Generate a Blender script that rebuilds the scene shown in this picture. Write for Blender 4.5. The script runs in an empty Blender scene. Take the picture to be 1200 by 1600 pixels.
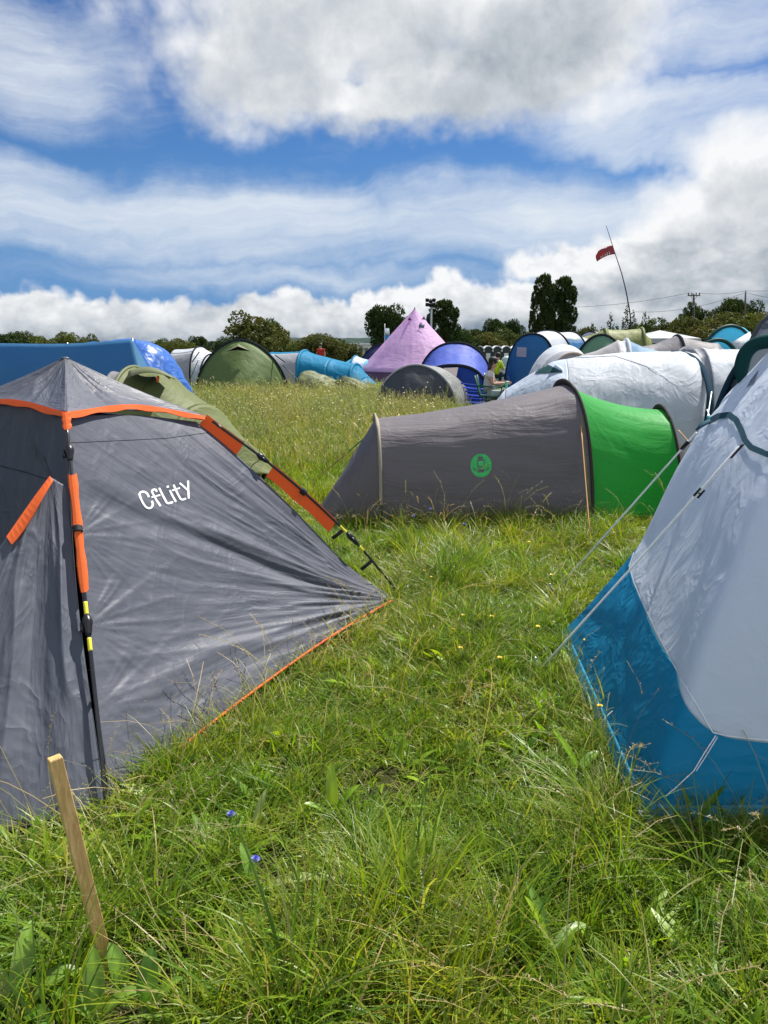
import bpy, bmesh, math, random
import numpy as np
from mathutils import Vector, Matrix
from mathutils.bvhtree import BVHTree

random.seed(4); rng = np.random.default_rng(7)
S = bpy.context.scene
COL = S.collection
CAMZ = 1.6; PITCH = math.atan(260/1200); CP, SP = math.cos(PITCH), math.sin(PITCH)
FOC = 1200.0

# ---------------------------------------------------------------- survey helpers (photo measurement -> metres)
def D(px, py, Y):
    """point on the sight line of a measured spot, at depth Y metres in front of the standpoint"""
    v = (800-py)/FOC
    t = Y/(CP+v*SP)
    return Vector(((px-600)/FOC*t, Y, CAMZ+t*(-SP+v*CP)))
def G(px, py, z=0.0):
    v = (800-py)/FOC
    t = (CAMZ-z)/(SP-v*CP)
    return Vector(((px-600)/FOC*t, t*(CP+v*SP), z))
def ray(px, py):
    v = (800-py)/FOC
    return Vector(((px-600)/FOC, CP+v*SP, -SP+v*CP)).normalized()
def gz(y):
    """the field falls away gently behind the tents"""
    return -1.3*min(1.0, max(0.0, (y-42)/55.0))

# ---------------------------------------------------------------- noise
_perm = np.random.default_rng(11).random((256, 256))
def vn(x, y, seed=0):
    x = np.asarray(x, float)+seed*17.31; y = np.asarray(y, float)+seed*9.77
    ix = np.floor(x).astype(int); iy = np.floor(y).astype(int)
    fx = x-ix; fy = y-iy
    fx = fx*fx*(3-2*fx); fy = fy*fy*(3-2*fy)
    a = _perm[ix & 255, iy & 255]; b = _perm[(ix+1) & 255, iy & 255]
    c = _perm[ix & 255, (iy+1) & 255]; d = _perm[(ix+1) & 255, (iy+1) & 255]
    return (a*(1-fx)+b*fx)*(1-fy)+(c*(1-fx)+d*fx)*fy
def fbm(x, y, seed=0, o=3):
    s = 0; a = .5; n = 0
    for i in range(o):
        s = s+a*vn(x*2**i, y*2**i, seed+i); n += a; a *= .5
    return s/n
def ridge(x, y, seed=0):
    """sharp creases, 0..1"""
    n = fbm(x, y, seed, 2)
    return np.clip(1-np.abs(2*n-1)*2.2, 0, 1)**2

# ---------------------------------------------------------------- linking and tagging
def tag(o, label=None, cat=None, group=None, kind=None):
    if label: o['label'] = label
    if cat: o['category'] = cat
    if group: o['group'] = group
    if kind: o['kind'] = kind
    return o
def thing(name, label, cat, loc=(0, 0, 0), group=None):
    o = bpy.data.objects.new(name, None); o.empty_display_size = .2
    COL.objects.link(o); o.location = loc
    return tag(o, label, cat, group)
def link(name, me, mat=None, parent=None):
    o = bpy.data.objects.new(name, me)
    COL.objects.link(o)
    if mat is not None:
        for m in (mat if isinstance(mat, (list, tuple)) else [mat]): me.materials.append(m)
    if parent is not None:
        o.parent = parent
        off = Vector(parent.location)
        if parent.parent is not None: off = off+Vector(parent.parent.location)
        if off.length > 0: me.transform(Matrix.Translation(-off))
    return o
def mesh(name, V, F, mat=None, parent=None, uv=None, smooth=True, thick=0):
    me = bpy.data.meshes.new(name)
    me.from_pydata([tuple(v) for v in V], [], [tuple(f) for f in F])
    if uv is not None:
        l = me.uv_layers.new(name='UVMap')
        idx = np.empty(len(me.loops), int); me.loops.foreach_get('vertex_index', idx)
        l.data.foreach_set('uv', np.asarray(uv, np.float32)[idx].ravel())
    if smooth: me.polygons.foreach_set('use_smooth', [True]*len(me.polygons))
    me.update()
    o = link(name, me, mat, parent)
    if thick:
        md = o.modifiers.new('thick', 'SOLIDIFY'); md.thickness = thick; md.offset = 0
    return o
class MB:
    """collects shapes into one mesh"""
    def __init__(s): s.V = []; s.F = []
    def add(s, V, F):
        n = len(s.V); s.V += [tuple(v) for v in V]; s.F += [tuple(i+n for i in f) for f in F]; return s
    def box(s, c, size, rot=None):
        c = Vector(c); h = [x/2 for x in size]
        V = [Vector((sx*h[0], sy*h[1], sz*h[2])) for sx in (-1, 1) for sy in (-1, 1) for sz in (-1, 1)]
        if rot is not None: V = [rot @ v for v in V]
        return s.add([v+c for v in V], [(0, 1, 3, 2), (4, 6, 7, 5), (0, 4, 5, 1), (2, 3, 7, 6), (0, 2, 6, 4), (1, 5, 7, 3)])
    def tube(s, pts, r, n=6, cap=True, flat=None):
        pts = [Vector(p) for p in pts]; rs = r if isinstance(r, (list, tuple)) else [r]*len(pts)
        V = []; F = []; up = None
        for i, p in enumerate(pts):
            t = (pts[min(i+1, len(pts)-1)]-pts[max(i-1, 0)]).normalized()
            if up is None:
                up = Vector((0, 0, 1)) if abs(t.z) < .9 else Vector((1, 0, 0))
            a = t.cross(up).normalized(); b = a.cross(t).normalized(); up = b
            for k in range(n):
                an = 2*math.pi*k/n
                V.append(p+a*math.cos(an)*rs[i]+b*math.sin(an)*rs[i]*(flat or 1))
        for i in range(len(pts)-1):
            for k in range(n):
                k2 = (k+1) % n
                F.append((i*n+k, i*n+k2, (i+1)*n+k2, (i+1)*n+k))
        if cap:
            F.append(tuple(range(n-1, -1, -1))); F.append(tuple((len(pts)-1)*n+k for k in range(n)))
        return s.add(V, F)
    def ball(s, c, r, seg=10, rings=7):
        c = Vector(c); r = (r, r, r) if not isinstance(r, (tuple, list)) else r
        V = [c+Vector((0, 0, -r[2]))]; F = []
        for i in range(1, rings):
            a = -math.pi/2+math.pi*i/rings
            for k in range(seg):
                b = 2*math.pi*k/seg
                V.append(c+Vector((math.cos(a)*math.cos(b)*r[0], math.cos(a)*math.sin(b)*r[1], math.sin(a)*r[2])))
        V.append(c+Vector((0, 0, r[2])))
        for k in range(seg): F.append((0, 1+(k+1) % seg, 1+k))
        for i in range(rings-2):
            for k in range(seg):
                k2 = (k+1) % seg; o = 1+i*seg
                F.append((o+k, o+k2, o+seg+k2, o+seg+k))
        for k in range(seg): F.append((len(V)-1, 1+(rings-2)*seg+k, 1+(rings-2)*seg+(k+1) % seg))
        return s.add(V, F)
    def build(s, name, mat, parent=None, smooth=True, bevel=0):
        o = mesh(name, s.V, s.F, mat, parent, smooth=smooth)
        if bevel:
            md = o.modifiers.new('b', 'BEVEL'); md.width = bevel; md.segments = 2
        return o

def bez(pts, n=24):
    """smooth curve through points (Catmull-Rom), numpy (n,3)"""
    P = np.array([tuple(p) for p in pts], float)
    if len(P) == 2:
        t = np.linspace(0, 1, n)[:, None]; return P[0]*(1-t)+P[1]*t
    Q = np.vstack([2*P[0]-P[1], P, 2*P[-1]-P[-2]])
    m = len(P)-1; out = []
    for t in np.linspace(0, m, n):
        i = min(int(t), m-1); f = t-i
        a, b, c, d = Q[i], Q[i+1], Q[i+2], Q[i+3]
        out.append(.5*(2*b+(c-a)*f+(2*a-5*b+4*c-d)*f*f+(3*b-a-3*c+d)*f**3))
    return np.array(out)
def resample(C, n):
    d = np.r_[0, np.cumsum(np.linalg.norm(np.diff(C, axis=0), axis=1))]
    t = np.linspace(0, d[-1], n)
    return np.stack([np.interp(t, d, C[:, k]) for k in range(3)], 1)
def coons(bot, top, left, right, nu, nv):
    """bot/top run left->right, left/right run bottom->top"""
    b = resample(bot, nu); t = resample(top, nu); l = resample(left, nv); r = resample(right, nv)
    u = np.linspace(0, 1, nu)[None, :, None]; v = np.linspace(0, 1, nv)[:, None, None]
    lc = (1-v)*b[None]+v*t[None]; lr = (1-u)*l[:, None]+u*r[:, None]
    bl = (1-u)*(1-v)*b[0]+u*(1-v)*b[-1]+(1-u)*v*t[0]+u*v*t[-1]
    return lc+lr-bl
def normals(P):
    du = np.gradient(P, axis=1); dv = np.gradient(P, axis=0)
    n = np.cross(du, dv); l = np.linalg.norm(n, axis=2, keepdims=True); l[l == 0] = 1
    return n/l
def gfaces(nv, nu, wrap=False):
    F = []
    for j in range(nv-1):
        for i in range(nu if wrap else nu-1):
            i2 = (i+1) % nu
            F.append((j*nu+i, j*nu+i2, (j+1)*nu+i2, (j+1)*nu+i))
    return F
def metric_uv(P):
    du = np.linalg.norm(np.diff(P, axis=1), axis=2); dv = np.linalg.norm(np.diff(P, axis=0), axis=2)
    U = np.concatenate([np.zeros((P.shape[0], 1)), np.cumsum(du, 1)], 1)
    U = U-U[:, :1]; mid = U.mean(0)[None].repeat(P.shape[0], 0)
    V = np.concatenate([np.zeros((1, P.shape[1])), np.cumsum(dv, 0)], 0)
    return np.stack([mid, V], 2)
def gridobj(name, P, mat, parent, uv=None, wrap=False, thick=.003):
    nv, nu = P.shape[:2]
    if uv is None: uv = metric_uv(P)
    F = gfaces(nv, nu, wrap)
    return mesh(name, P.reshape(-1, 3), F, mat, parent, uv.reshape(-1, 2), thick=thick)
def bvh_of(Ps):
    V = []; F = []
    for P in Ps:
        n = len(V); V += [Vector(p) for p in P.reshape(-1, 3)]
        F += [tuple(i+n for i in f) for f in gfaces(P.shape[0], P.shape[1])]
    return BVHTree.FromPolygons(V, F)
CAM = Vector((0, 0, CAMZ))
def onto(bvh, px, py, off=.004):
    """the spot of a surface that was measured at px,py, lifted off it by a few millimetres"""
    h = bvh.ray_cast(CAM, ray(px, py))
    if h[0] is None: return None
    n = h[1]
    if n.dot(CAM-h[0]) < 0: n = -n
    return h[0]+n*off
def sew(bvh, strokes, off=.004, step=2.0, wrong=None):
    """flat print or tape laid on a surface: strokes = [(points, width px)]"""
    mb = MB()
    for pts, w in strokes:
        C = np.array(pts, float); C = np.c_[C, np.zeros(len(C))]
        L = np.linalg.norm(np.diff(C, axis=0), axis=1).sum()
        C = resample(C, max(2, int(L/step)+1))[:, :2]
        ws = np.linspace(w[0], w[1], len(C)) if isinstance(w, tuple) else np.full(len(C), w)
        T = np.gradient(C, axis=0); T /= np.maximum(np.linalg.norm(T, axis=1, keepdims=True), 1e-6)
        N = np.c_[-T[:, 1], T[:, 0]]
        rows = []
        for c, nn, ww in zip(C, N, ws):
            row = [onto(bvh, *(c+nn*ww*k/2), off=off) for k in (-1, 0, 1)]
            if None in row:
                if len(rows) > 1: _rows(mb, rows)
                rows = []
            else: rows.append(row)
        if len(rows) > 1: _rows(mb, rows)
    return mb
def _rows(mb, rows):
    V = [p for r in rows for p in r]; n = 3
    mb.add(V, [(i*n+k, i*n+k+1, (i+1)*n+k+1, (i+1)*n+k) for i in range(len(rows)-1) for k in range(n-1)])

# ---------------------------------------------------------------- materials
def lin(r, g, b):
    f = lambda c: (c/255/12.92 if c/255 <= .04045 else ((c/255+.055)/1.055)**2.4)
    return (f(r), f(g), f(b))
class NT:
    """small node-tree writer"""
    def __init__(s, t): s.t = t; s.n = t.nodes; s.l = t.links
    def node(s, typ, ins=None, **kw):
        n = s.n.new(typ)
        for k, v in kw.items(): setattr(n, k, v)
        for k, v in (ins or {}).items(): s.set(n.inputs[k], v)
        return n
    def set(s, sock, v):
        if hasattr(v, 'is_output'): s.l.new(v, sock)
        else:
            if hasattr(sock, 'default_value') and hasattr(sock.default_value, '__len__') and not hasattr(v, '__len__'): v = [v]*len(sock.default_value)
            if hasattr(v, '__len__') and len(v) == 3 and len(sock.default_value) == 4: v = (*v, 1)
            sock.default_value = v
    def m(s, op, a, b=None, c=None, clamp=False):
        n = s.n.new('ShaderNodeMath'); n.operation = op; n.use_clamp = clamp
        s.set(n.inputs[0], a)
        if b is not None: s.set(n.inputs[1], b)
        if c is not None: s.set(n.inputs[2], c)
        return n.outputs[0]
    def vm(s, op, a, b=None, scale=None):
        n = s.n.new('ShaderNodeVectorMath'); n.operation = op; s.set(n.inputs[0], a)
        if b is not None: s.set(n.inputs[1], b)
        if scale is not None: s.set(n.inputs['Scale'], scale)
        return n.outputs['Vector']
    def mix(s, f, a, b, blend='MIX'):
        n = s.n.new('ShaderNodeMix'); n.data_type = 'RGBA'; n.blend_type = blend
        s.set(n.inputs[0], f); s.set(n.inputs[6], a); s.set(n.inputs[7], b); return n.outputs[2]
    def ramp(s, x, lo, hi, a=0.0, b=1.0, smooth=True):
        n = s.n.new('ShaderNodeMapRange'); n.interpolation_type = 'SMOOTHSTEP' if smooth else 'LINEAR'; n.clamp = True
        for i, v in enumerate((x, lo, hi, a, b)): s.set(n.inputs[i], v)
        return n.outputs[0]
    def noise(s, vec, scale=5, detail=4, rough=.5, dist=0, out=0):
        n = s.n.new('ShaderNodeTexNoise')
        s.set(n.inputs['Vector'], vec); s.set(n.inputs['Scale'], scale); s.set(n.inputs['Detail'], detail)
        s.set(n.inputs['Roughness'], rough); s.set(n.inputs['Distortion'], dist)
        return n.outputs[out]
    def xyz(s, x, y, z=0.0):
        n = s.n.new('ShaderNodeCombineXYZ')
        for i, v in enumerate((x, y, z)): s.set(n.inputs[i], v)
        return n.outputs[0]
MATS = {}
def newmat(name):
    m = bpy.data.materials.new(name); m.use_nodes = True
    t = NT(m.node_tree); t.n.clear()
    return m, t, t.node('ShaderNodeOutputMaterial')
def fabric(name, col, trans=.12, rough=.5, stretch=(2.0, 16.0), bump=.35, crease=.25, var=.10, spec=.35, tcol=None, cscale=3.0, tb=True):
    """tent cloth: pulled folds along one UV axis, random creases, faint dirt, some light through it"""
    if name in MATS: return MATS[name]
    m, t, out = newmat(name)
    uv = t.node('ShaderNodeTexCoord').outputs['UV']
    st = t.vm('MULTIPLY', uv, (stretch[0], stretch[1], 1))
    warp = t.noise(uv, 1.3, 2, .5, 0, 1)
    st = t.vm('ADD', st, t.vm('SCALE', t.vm('SUBTRACT', warp, (.5, .5, .5)), scale=2.2))
    f = t.noise(st, 1.0, 3, .55)
    cr = t.noise(t.vm('ADD', uv, t.vm('SCALE', warp, scale=.35)), cscale, 3, .6, .6)
    cr = t.m('POWER', t.m('SUBTRACT', 1.0, t.m('ABSOLUTE', t.m('MULTIPLY', t.m('SUBTRACT', cr, .5), 3.0)), clamp=True), 3.0)
    fine = t.noise(uv, 38, 2, .5)
    vo = t.node('ShaderNodeTexVoronoi', {'Vector': t.vm('ADD', uv, t.vm('SCALE', warp, scale=.30)), 'Scale': cscale*1.5}); vo.inputs['Randomness'].default_value = 1.0
    fac = vo.outputs['Distance']
    h = t.m('ADD', t.m('MULTIPLY', f, bump), t.m('MULTIPLY', cr, crease*.4))
    h = t.m('ADD', h, t.m('ADD', t.m('MULTIPLY', fine, .035), t.m('MULTIPLY', fac, crease*.55)))
    bp = t.node('ShaderNodeBump', {'Strength': 1.0, 'Distance': .028, 'Height': h})
    dirt = t.noise(uv, 1.1, 5, .65)
    k = t.ramp(dirt, .3, .75, 1-var, 1+var)
    c = t.mix(1.0, (*col, 1), t.xyz(k, k, k), 'MULTIPLY')
    p = t.node('ShaderNodeBsdfPrincipled', {'Base Color': c, 'Roughness': t.ramp(dirt, .2, .8, rough-.08, rough+.1), 'Specular IOR Level': spec, 'Normal': bp.outputs[0]})
    sh = p.outputs[0]
    if trans > 0:
        ti = {'Color': (*(tcol or col), 1)}
        if tb: ti['Normal'] = bp.outputs[0]
        tr = t.node('ShaderNodeBsdfTranslucent', ti)
        mx = t.node('ShaderNodeMixShader', {0: trans, 1: sh, 2: tr.outputs[0]}); sh = mx.outputs[0]
    t.l.new(sh, out.inputs[0]); MATS[name] = m
    return m
def plain(name, col, rough=.5, metal=0, spec=.4, var=.12, nscale=20, bump=0):
    if name in MATS: return MATS[name]
    m, t, out = newmat(name)
    co = t.node('ShaderNodeTexCoord').outputs['Object']
    n = t.noise(co, nscale, 3, .6)
    k = t.ramp(n, .25, .75, 1-var, 1+var)
    c = t.mix(1.0, (*col, 1), t.xyz(k, k, k), 'MULTIPLY')
    ins = {'Base Color': c, 'Roughness': rough, 'Metallic': metal, 'Specular IOR Level': spec}
    if bump: ins['Normal'] = t.node('ShaderNodeBump', {'Strength': bump, 'Distance': .01, 'Height': n}).outputs[0]
    p = t.node('ShaderNodeBsdfPrincipled', ins)
    t.l.new(p.outputs[0], out.inputs[0]); MATS[name] = m
    return m
def leafmat(name, attr='bcol', tint=((.9, .95, .8), (1.12, 1.0, .9)), trans=.4, rough=.5, spec=.25, scale=.9):
    """plants: colour per blade or leaf from an attribute, varied over the field and per plant"""
    if name in MATS: return MATS[name]
    m, t, out = newmat(name)
    a = t.node('ShaderNodeAttribute', attribute_name=attr).outputs['Color']
    pos = t.node('ShaderNodeNewGeometry').outputs['Position']
    n = t.noise(pos, scale, 3, .6)
    c = t.mix(t.ramp(n, .3, .7), (*tint[0], 1), (*tint[1], 1))
    c = t.mix(1.0, a, c, 'MULTIPLY')
    r = t.node('ShaderNodeObjectInfo').outputs['Random']
    c = t.mix(1.0, c, t.mix(r, (.72, .88, .80, 1), (1.26, 1.12, 1.1, 1)), 'MULTIPLY')
    p = t.node('ShaderNodeBsdfPrincipled', {'Base Color': c, 'Roughness': rough, 'Specular IOR Level': spec})
    tr = t.node('ShaderNodeBsdfTranslucent', {'Color': t.mix(1.0, c, (1.25, 1.2, .55, 1), 'MULTIPLY')})
    mx = t.node('ShaderNodeMixShader', {0: trans, 1: p.outputs[0], 2: tr.outputs[0]})
    t.l.new(mx.outputs[0], out.inputs[0]); MATS[name] = m
    return m

# ---------------------------------------------------------------- hooped tents
def hoop(L, A, R, n=2.2, K=41):
    L, A, R = (np.array(tuple(x), float) for x in (L, A, R))
    M = (L+R)/2; h = (R-L)/2; a = A-M
    th = np.linspace(math.pi, 0, K)
    c, s = np.cos(th), np.sin(th)
    cx = np.sign(c)*np.abs(c)**(2/n); sx = np.abs(s)**(2/n)
    return resample(M+cx[:, None]*h+sx[:, None]*a, K)
def hp(px, Y, hx, hy, top, n=2.2, lean=(0, 0), K=41, z0=0.0):
    """hoop standing at depth Y, apex seen at px/top, half span (hx,hy) metres"""
    A = D(px, top, Y)
    c = Vector((A.x-lean[0], Y-lean[1], z0))
    return hoop((c.x-hx, c.y-hy, z0), A, (c.x+hx, c.y+hy, z0), n, K)
def loft(h0, h1, m=14, sag=.02, wr=.006, wscale=(2, 9), seed=0):
    t = np.linspace(0, 1, m)[:, None, None]
    P = h0[None]*(1-t)+h1[None]*t
    mid = (P[:, :1]+P[:, -1:])/2
    P = mid+(P-mid)*(1-sag*4*t*(1-t))
    if wr:
        uv = metric_uv(P); N = normals(P)
        edge = (np.clip(4*t*(1-t)*1.5, 0, 1))[:, :, 0]
        w = (fbm(uv[..., 0]*wscale[1], uv[..., 1]*wscale[0], seed)-.5)*2+.8*ridge(uv[..., 0]*wscale[1]*.35+uv[..., 1]*1.1, uv[..., 1]*wscale[0]*.8, seed+5)
        P = P+N*(w*edge*wr)[..., None]
    return P
def cap_surf(h, fwd, m=12, bulge=.0, wr=.006, seed=0):
    """end panel pegged out in front of a hoop"""
    M = (h[0]+h[-1])/2; f = np.array(tuple(fwd), float)
    r = np.linspace(1, .02, m)[:, None, None]
    P = M+r*(h[None]-M)+f*(1-r)+f*bulge*4*r*(1-r)
    if wr:
        uv = metric_uv(P); N = normals(P)
        P = P+N*((fbm(uv[..., 0]*5, uv[..., 1]*2, seed)-.5)*2*wr*(np.clip((1-r)*6, 0, 1))[:, :, 0])[..., None]
    return P
def sleeve(h, r, name, mat, parent, n=6, flat=None):
    return MB().tube([Vector(p) for p in h], r, n, flat=flat).build(name, mat, parent)
def tent(name, label, cat, hoops, mats, sleeves=None, smat=None, caps=(), splits=None, sag=.02, wr=.008, sr=.018, group=None, seed=0, m=14, names=None, blend=False):
    """hooped tent: one cloth panel between each pair of hoops, a sleeve on the poles, end panels"""
    base = np.mean([(h[0]+h[-1])/2 for h in hoops], 0)
    T = thing(name, label, cat, (float(base[0]), float(base[1]), float(hoops[0][0][2])), group)
    Ps = []
    if blend:                              # one cloth drawn smoothly over all the hoops
        H = np.array(hoops); P = np.stack([bez(H[:, k], m) for k in range(H.shape[1])], 1)
        if wr:
            uv = metric_uv(P); N = normals(P); q = np.linspace(0, 1, m)[:, None]
            w = (fbm(uv[..., 0]*4, uv[..., 1]*1.6, seed)-.5)*2+.9*ridge(uv[..., 0]*3+uv[..., 1]*1.0, uv[..., 1]*1.2, seed+5)+.4*ridge(uv[..., 0]*7-uv[..., 1], uv[..., 1]*2.6, seed+6)
            P = P+N*(w*wr*np.clip(np.sin(np.pi*q)*5, 0, 1))[..., None]
        n0 = 0
        for i in range(len(mats)):
            n1 = int(round((m-1)*(i+1)/len(mats)))
            if i+1 < len(mats) and mats[i+1] is mats[i]: continue
            gridobj('fabric_panel', P[n0:n1+1], mats[i], T, metric_uv(P)[n0:n1+1]); n0 = n1
        Ps.append(P)
    for i in range(0 if blend else len(hoops)-1):
        P = loft(hoops[i], hoops[i+1], m, sag, wr, seed=seed+i)
        Ps.append(P); mt = mats[i]
        if isinstance(mt, tuple):          # lower side / roof / far side
            k0, k1 = mt[3] if len(mt) > 3 else (.3, .8)
            K = P.shape[1]; a = int(K*k0); b = int(K*k1)
            gridobj('side_panel', P[:, :a+1], mt[0], T)
            gridobj('roof_panel', P[:, a:b+1], mt[1], T)
            gridobj('side_panel', P[:, b:], mt[2], T)
        else:
            gridobj((names or {}).get(i, 'fabric_panel'), P, mt, T)
    for i in (range(len(hoops)) if sleeves is None else sleeves):
        sleeve(hoops[i], sr, 'pole_sleeve', smat, T)
    for i, fwd, mt in caps:
        P = cap_surf(hoops[i], fwd, wr=wr, seed=seed+40+i, bulge=.1)
        gridobj('end_panel', P, mt, T); Ps.append(P)
    return T, Ps
def rope(name, a, b, r, mat, parent, sag=.01):
    a, b = Vector(a), Vector(b)
    pts = [a.lerp(b, t)-Vector((0, 0, sag*4*t*(1-t))) for t in (0, .2, .4, .6, .8, 1)]
    return MB().tube(pts, r, 5).build(name, mat, parent)
def peg(parent, p, mat, d=(0, 0, 1), h=.07):
    p = Vector(p); d = Vector(d).normalized()
    return MB().tube([p-d*.06, p+d*h], .004, 5).tube([p+d*h, p+d*h+Vector((.02, 0, -.008))], .004, 5).build('peg', mat, parent)
# ================================================================ cloths and small materials
F_GREY = fabric('slate_polyester', (.085, .092, .116), .10, .50, (1.2, 13), .30, .22, .06, .38, tcol=(.07, .08, .1))
F_GREYF = fabric('slate_polyester_front', (.082, .091, .118), .10, .50, (1.4, 10), .35, .35, .06, .38, tcol=(.06, .07, .1))
ORANGE = fabric('orange_webbing', (.86, .16, .035), .25, .6, (4, 4), .25, .25, .10, .25, tcol=(.95, .16, .02))
BLACK = plain('black_plastic', (.012, .012, .014), .35)
BLACKP = plain('black_fibreglass', (.014, .014, .016), .28, spec=.6)
BLACKF = fabric('black_cloth', (.018, .018, .02), 0, .7, (2, 10), .3, .3)
YELLOW = plain('yellow_sleeve', (.75, .68, .05), .4)
WHITEP = plain('white_print', (.72, .73, .75), .55, var=.04)
STEEL = plain('steel', (.45, .45, .46), .35, .9)
ROPEW = plain('white_cord', (.85, .86, .87), .7, nscale=300, var=.2)
ROPEO = plain('tan_cord', (.50, .27, .12), .7, nscale=300, var=.25)
ROPEY = plain('yellow_cord', (.42, .33, .12), .7, nscale=300, var=.25)
ROPEG = plain('green_cord', (.03, .22, .06), .7)
BOXV = Vector

# ================================================================ grey hub tent with orange trim
A = Vector((-.97, 2.43, 0)); B = Vector((.08, 4.71, 0)); A2 = Vector((-3.24, 3.48, 0)); C_ = Vector((-2.19, 5.76, 0))
PK = Vector((-1.665, 4.09, 1.54)); a1 = Vector((-1.38, 3.35, 1.32)); b1 = Vector((-1.012, 4.32, 1.217))
d1 = Vector((-2.2, 3.86, 1.30)); c1 = Vector((-2.0, 4.75, 1.25))
HT = thing('hub_tent', 'big slate grey pop-up tent with orange trim and white lettering beside the wooden stake', 'tent', (-1.6, 4.09, 0))
ctr = Vector((-1.62, 4.09, 0))
def inw(p, d, dz=0):
    v = ctr-Vector((p.x, p.y, 0)); v.normalize(); return Vector((p.x+v.x*d, p.y+v.y*d, p.z+dz))
# lettered side wall
ia, ib = inw(a1, .035, -.02), inw(b1, .04, -.035)
top = bez([ia, ia.lerp(ib, .5)+Vector((-.02, .0, .02)), ib], 40)
bot = bez([A+Vector((0.01, .02, .0)), A.lerp(B, .3)+Vector((-.035, .015, .012)), A.lerp(B, .65)+Vector((-.04, .02, .015)), B], 60)
lft = bez([A+Vector((.0, .02, 0)), A.lerp(ia, .5)+Vector((-.03, .03, 0)), ia], 40)
rgt = bez([B, B.lerp(ib, .22)+Vector((-.045, -.015, -.01)), B.lerp(ib, .55)+Vector((-.015, -.005, .012)), B.lerp(ib, .85)+Vector((.0, .0, .015)), ib], 60)
W = coons(bot, top, lft, rgt, 230, 190)
N = normals(W)
uu = np.linspace(0, 1, 230)[None]; vv = np.linspace(0, 1, 190)[:, None]
W = W-np.array(inw(a1, 1)-a1)*0
inward = np.array([-.908, .42, -.1])
W = W+inward*(.03*np.sin(np.pi*uu)*np.sin(np.pi*vv))[..., None]
e1 = np.array((A-B).normalized()); e2 = np.array((ib-B)); e2 = e2-e1*e2.dot(e1); e2 /= np.linalg.norm(e2)
def polar(P, O):
    q = P-np.array(O); x = q@e1; y = q@e2
    return np.hypot(x, y), np.arctan2(y, x)
r, th = polar(W, B)
edge = np.clip(np.sin(np.pi*uu)*4, 0, 1)*np.clip(np.sin(np.pi*vv)*5, 0, 1)
near = np.clip(1.25-r*.42, .25, 1)
dsp = (fbm(th*22, r*1.1, 3)-.5)*.014*near+ridge(th*24+r*.4, r*1.6, 14)*.004*near+ridge(th*10+r*.15, r*.7, 8)*.011*near+ridge(th*15-r*.2, r*.9, 18)*.016*np.clip(1.5-r, 0, 1)
dsp += .05*np.exp(-((th-.545+.03*np.sin(r*3))/.035)**2)*np.clip(r*1.2-.2, 0, 1)*np.clip(2.6-r, 0, 1)*-.36
dsp += .016*np.exp(-((th-.60+.02*np.sin(r*4))/.03)**2)*np.clip(r*1.2-.2, 0, 1)*np.clip(2.5-r, 0, 1)
dsp += .012*np.exp(-((th-.16-.02*np.sin(r*5))/.03)**2)*np.clip((r-.8)*2, 0, 1)
# pulls towards the pole clips
for (pc, s) in ((A.lerp(ia, .42), .008), (A.lerp(ia, .66), .006), (A.lerp(ia, .22), .006)):
    q = W-np.array(pc); rr = np.linalg.norm(q, axis=2); tt = np.arctan2(q@e2, -(q@e1))
    dsp += s*(ridge(tt*5, rr*.8, 12)-.3)*np.exp(-rr*2.6)
N = normals(W)
W = W+N*(dsp*edge)[..., None]
uvW = np.stack([r, th*1.6+0*r], 2)
def slit(P, uv, j0, j1, name, mat, parent): return gridobj(name, P[j0:j1+1], mat, parent, uv[j0:j1+1], thick=.002)
SW = slit(W, uvW, 0, 189, 'side_wall', F_GREY, HT)
# hem of orange piping along the foot of the lettered wall
MB().tube([Vector(p)+Vector((.014, -.007, .026)) for p in bot[2:-2]], .0062, 6).build('piping', ORANGE, HT)
# front: door wall set back, with a pegged out porch over it
id1, ia_ = inw(d1, .025, -.0), inw(a1, .035, -.005)
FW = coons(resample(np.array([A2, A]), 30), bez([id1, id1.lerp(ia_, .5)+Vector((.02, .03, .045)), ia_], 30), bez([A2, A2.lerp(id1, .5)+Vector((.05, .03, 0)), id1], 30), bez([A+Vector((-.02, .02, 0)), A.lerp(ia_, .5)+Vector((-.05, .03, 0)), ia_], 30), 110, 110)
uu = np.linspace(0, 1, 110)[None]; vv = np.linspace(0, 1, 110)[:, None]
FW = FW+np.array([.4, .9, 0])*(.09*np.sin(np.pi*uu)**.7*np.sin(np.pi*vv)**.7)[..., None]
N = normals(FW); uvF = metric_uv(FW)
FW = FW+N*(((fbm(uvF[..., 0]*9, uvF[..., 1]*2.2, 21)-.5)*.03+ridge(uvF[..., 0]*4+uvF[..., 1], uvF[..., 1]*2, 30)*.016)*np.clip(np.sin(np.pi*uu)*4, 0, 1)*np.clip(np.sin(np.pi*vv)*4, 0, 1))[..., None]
gridobj('door_wall', FW, fabric('shaded_door_mesh', (.046, .055, .072), .05, .55, (1.4, 10), .35, .35, .06, .3), HT, uvF[..., ::-1])  # door mesh, coloured darker to paint in the shade of the recess
V0 = Vector((-1.365, 3.10, 1.075)); PG = Vector((-1.95, 1.84, 0))
vl = bez([PG, V0.lerp(PG, .5)+Vector((.0, .02, -.05)), V0], 40)
vr = bez([A+Vector((-.015, 0, 0)), A.lerp(a1, .4)+Vector((-.03, -.01, 0)), A.lerp(a1, .78)+Vector((-.03, -.012, .0))], 40)
vb = bez([PG, PG.lerp(A, .5)+Vector((.03, .05, .01)), A+Vector((-.015, 0, 0))], 40)
vt = bez([V0, Vector(vr[-1])], 20)
VP = coons(vb, vt, vl, vr, 120, 140)
uu = np.linspace(0, 1, 120)[None]; vv = np.linspace(0, 1, 140)[:, None]
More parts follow.
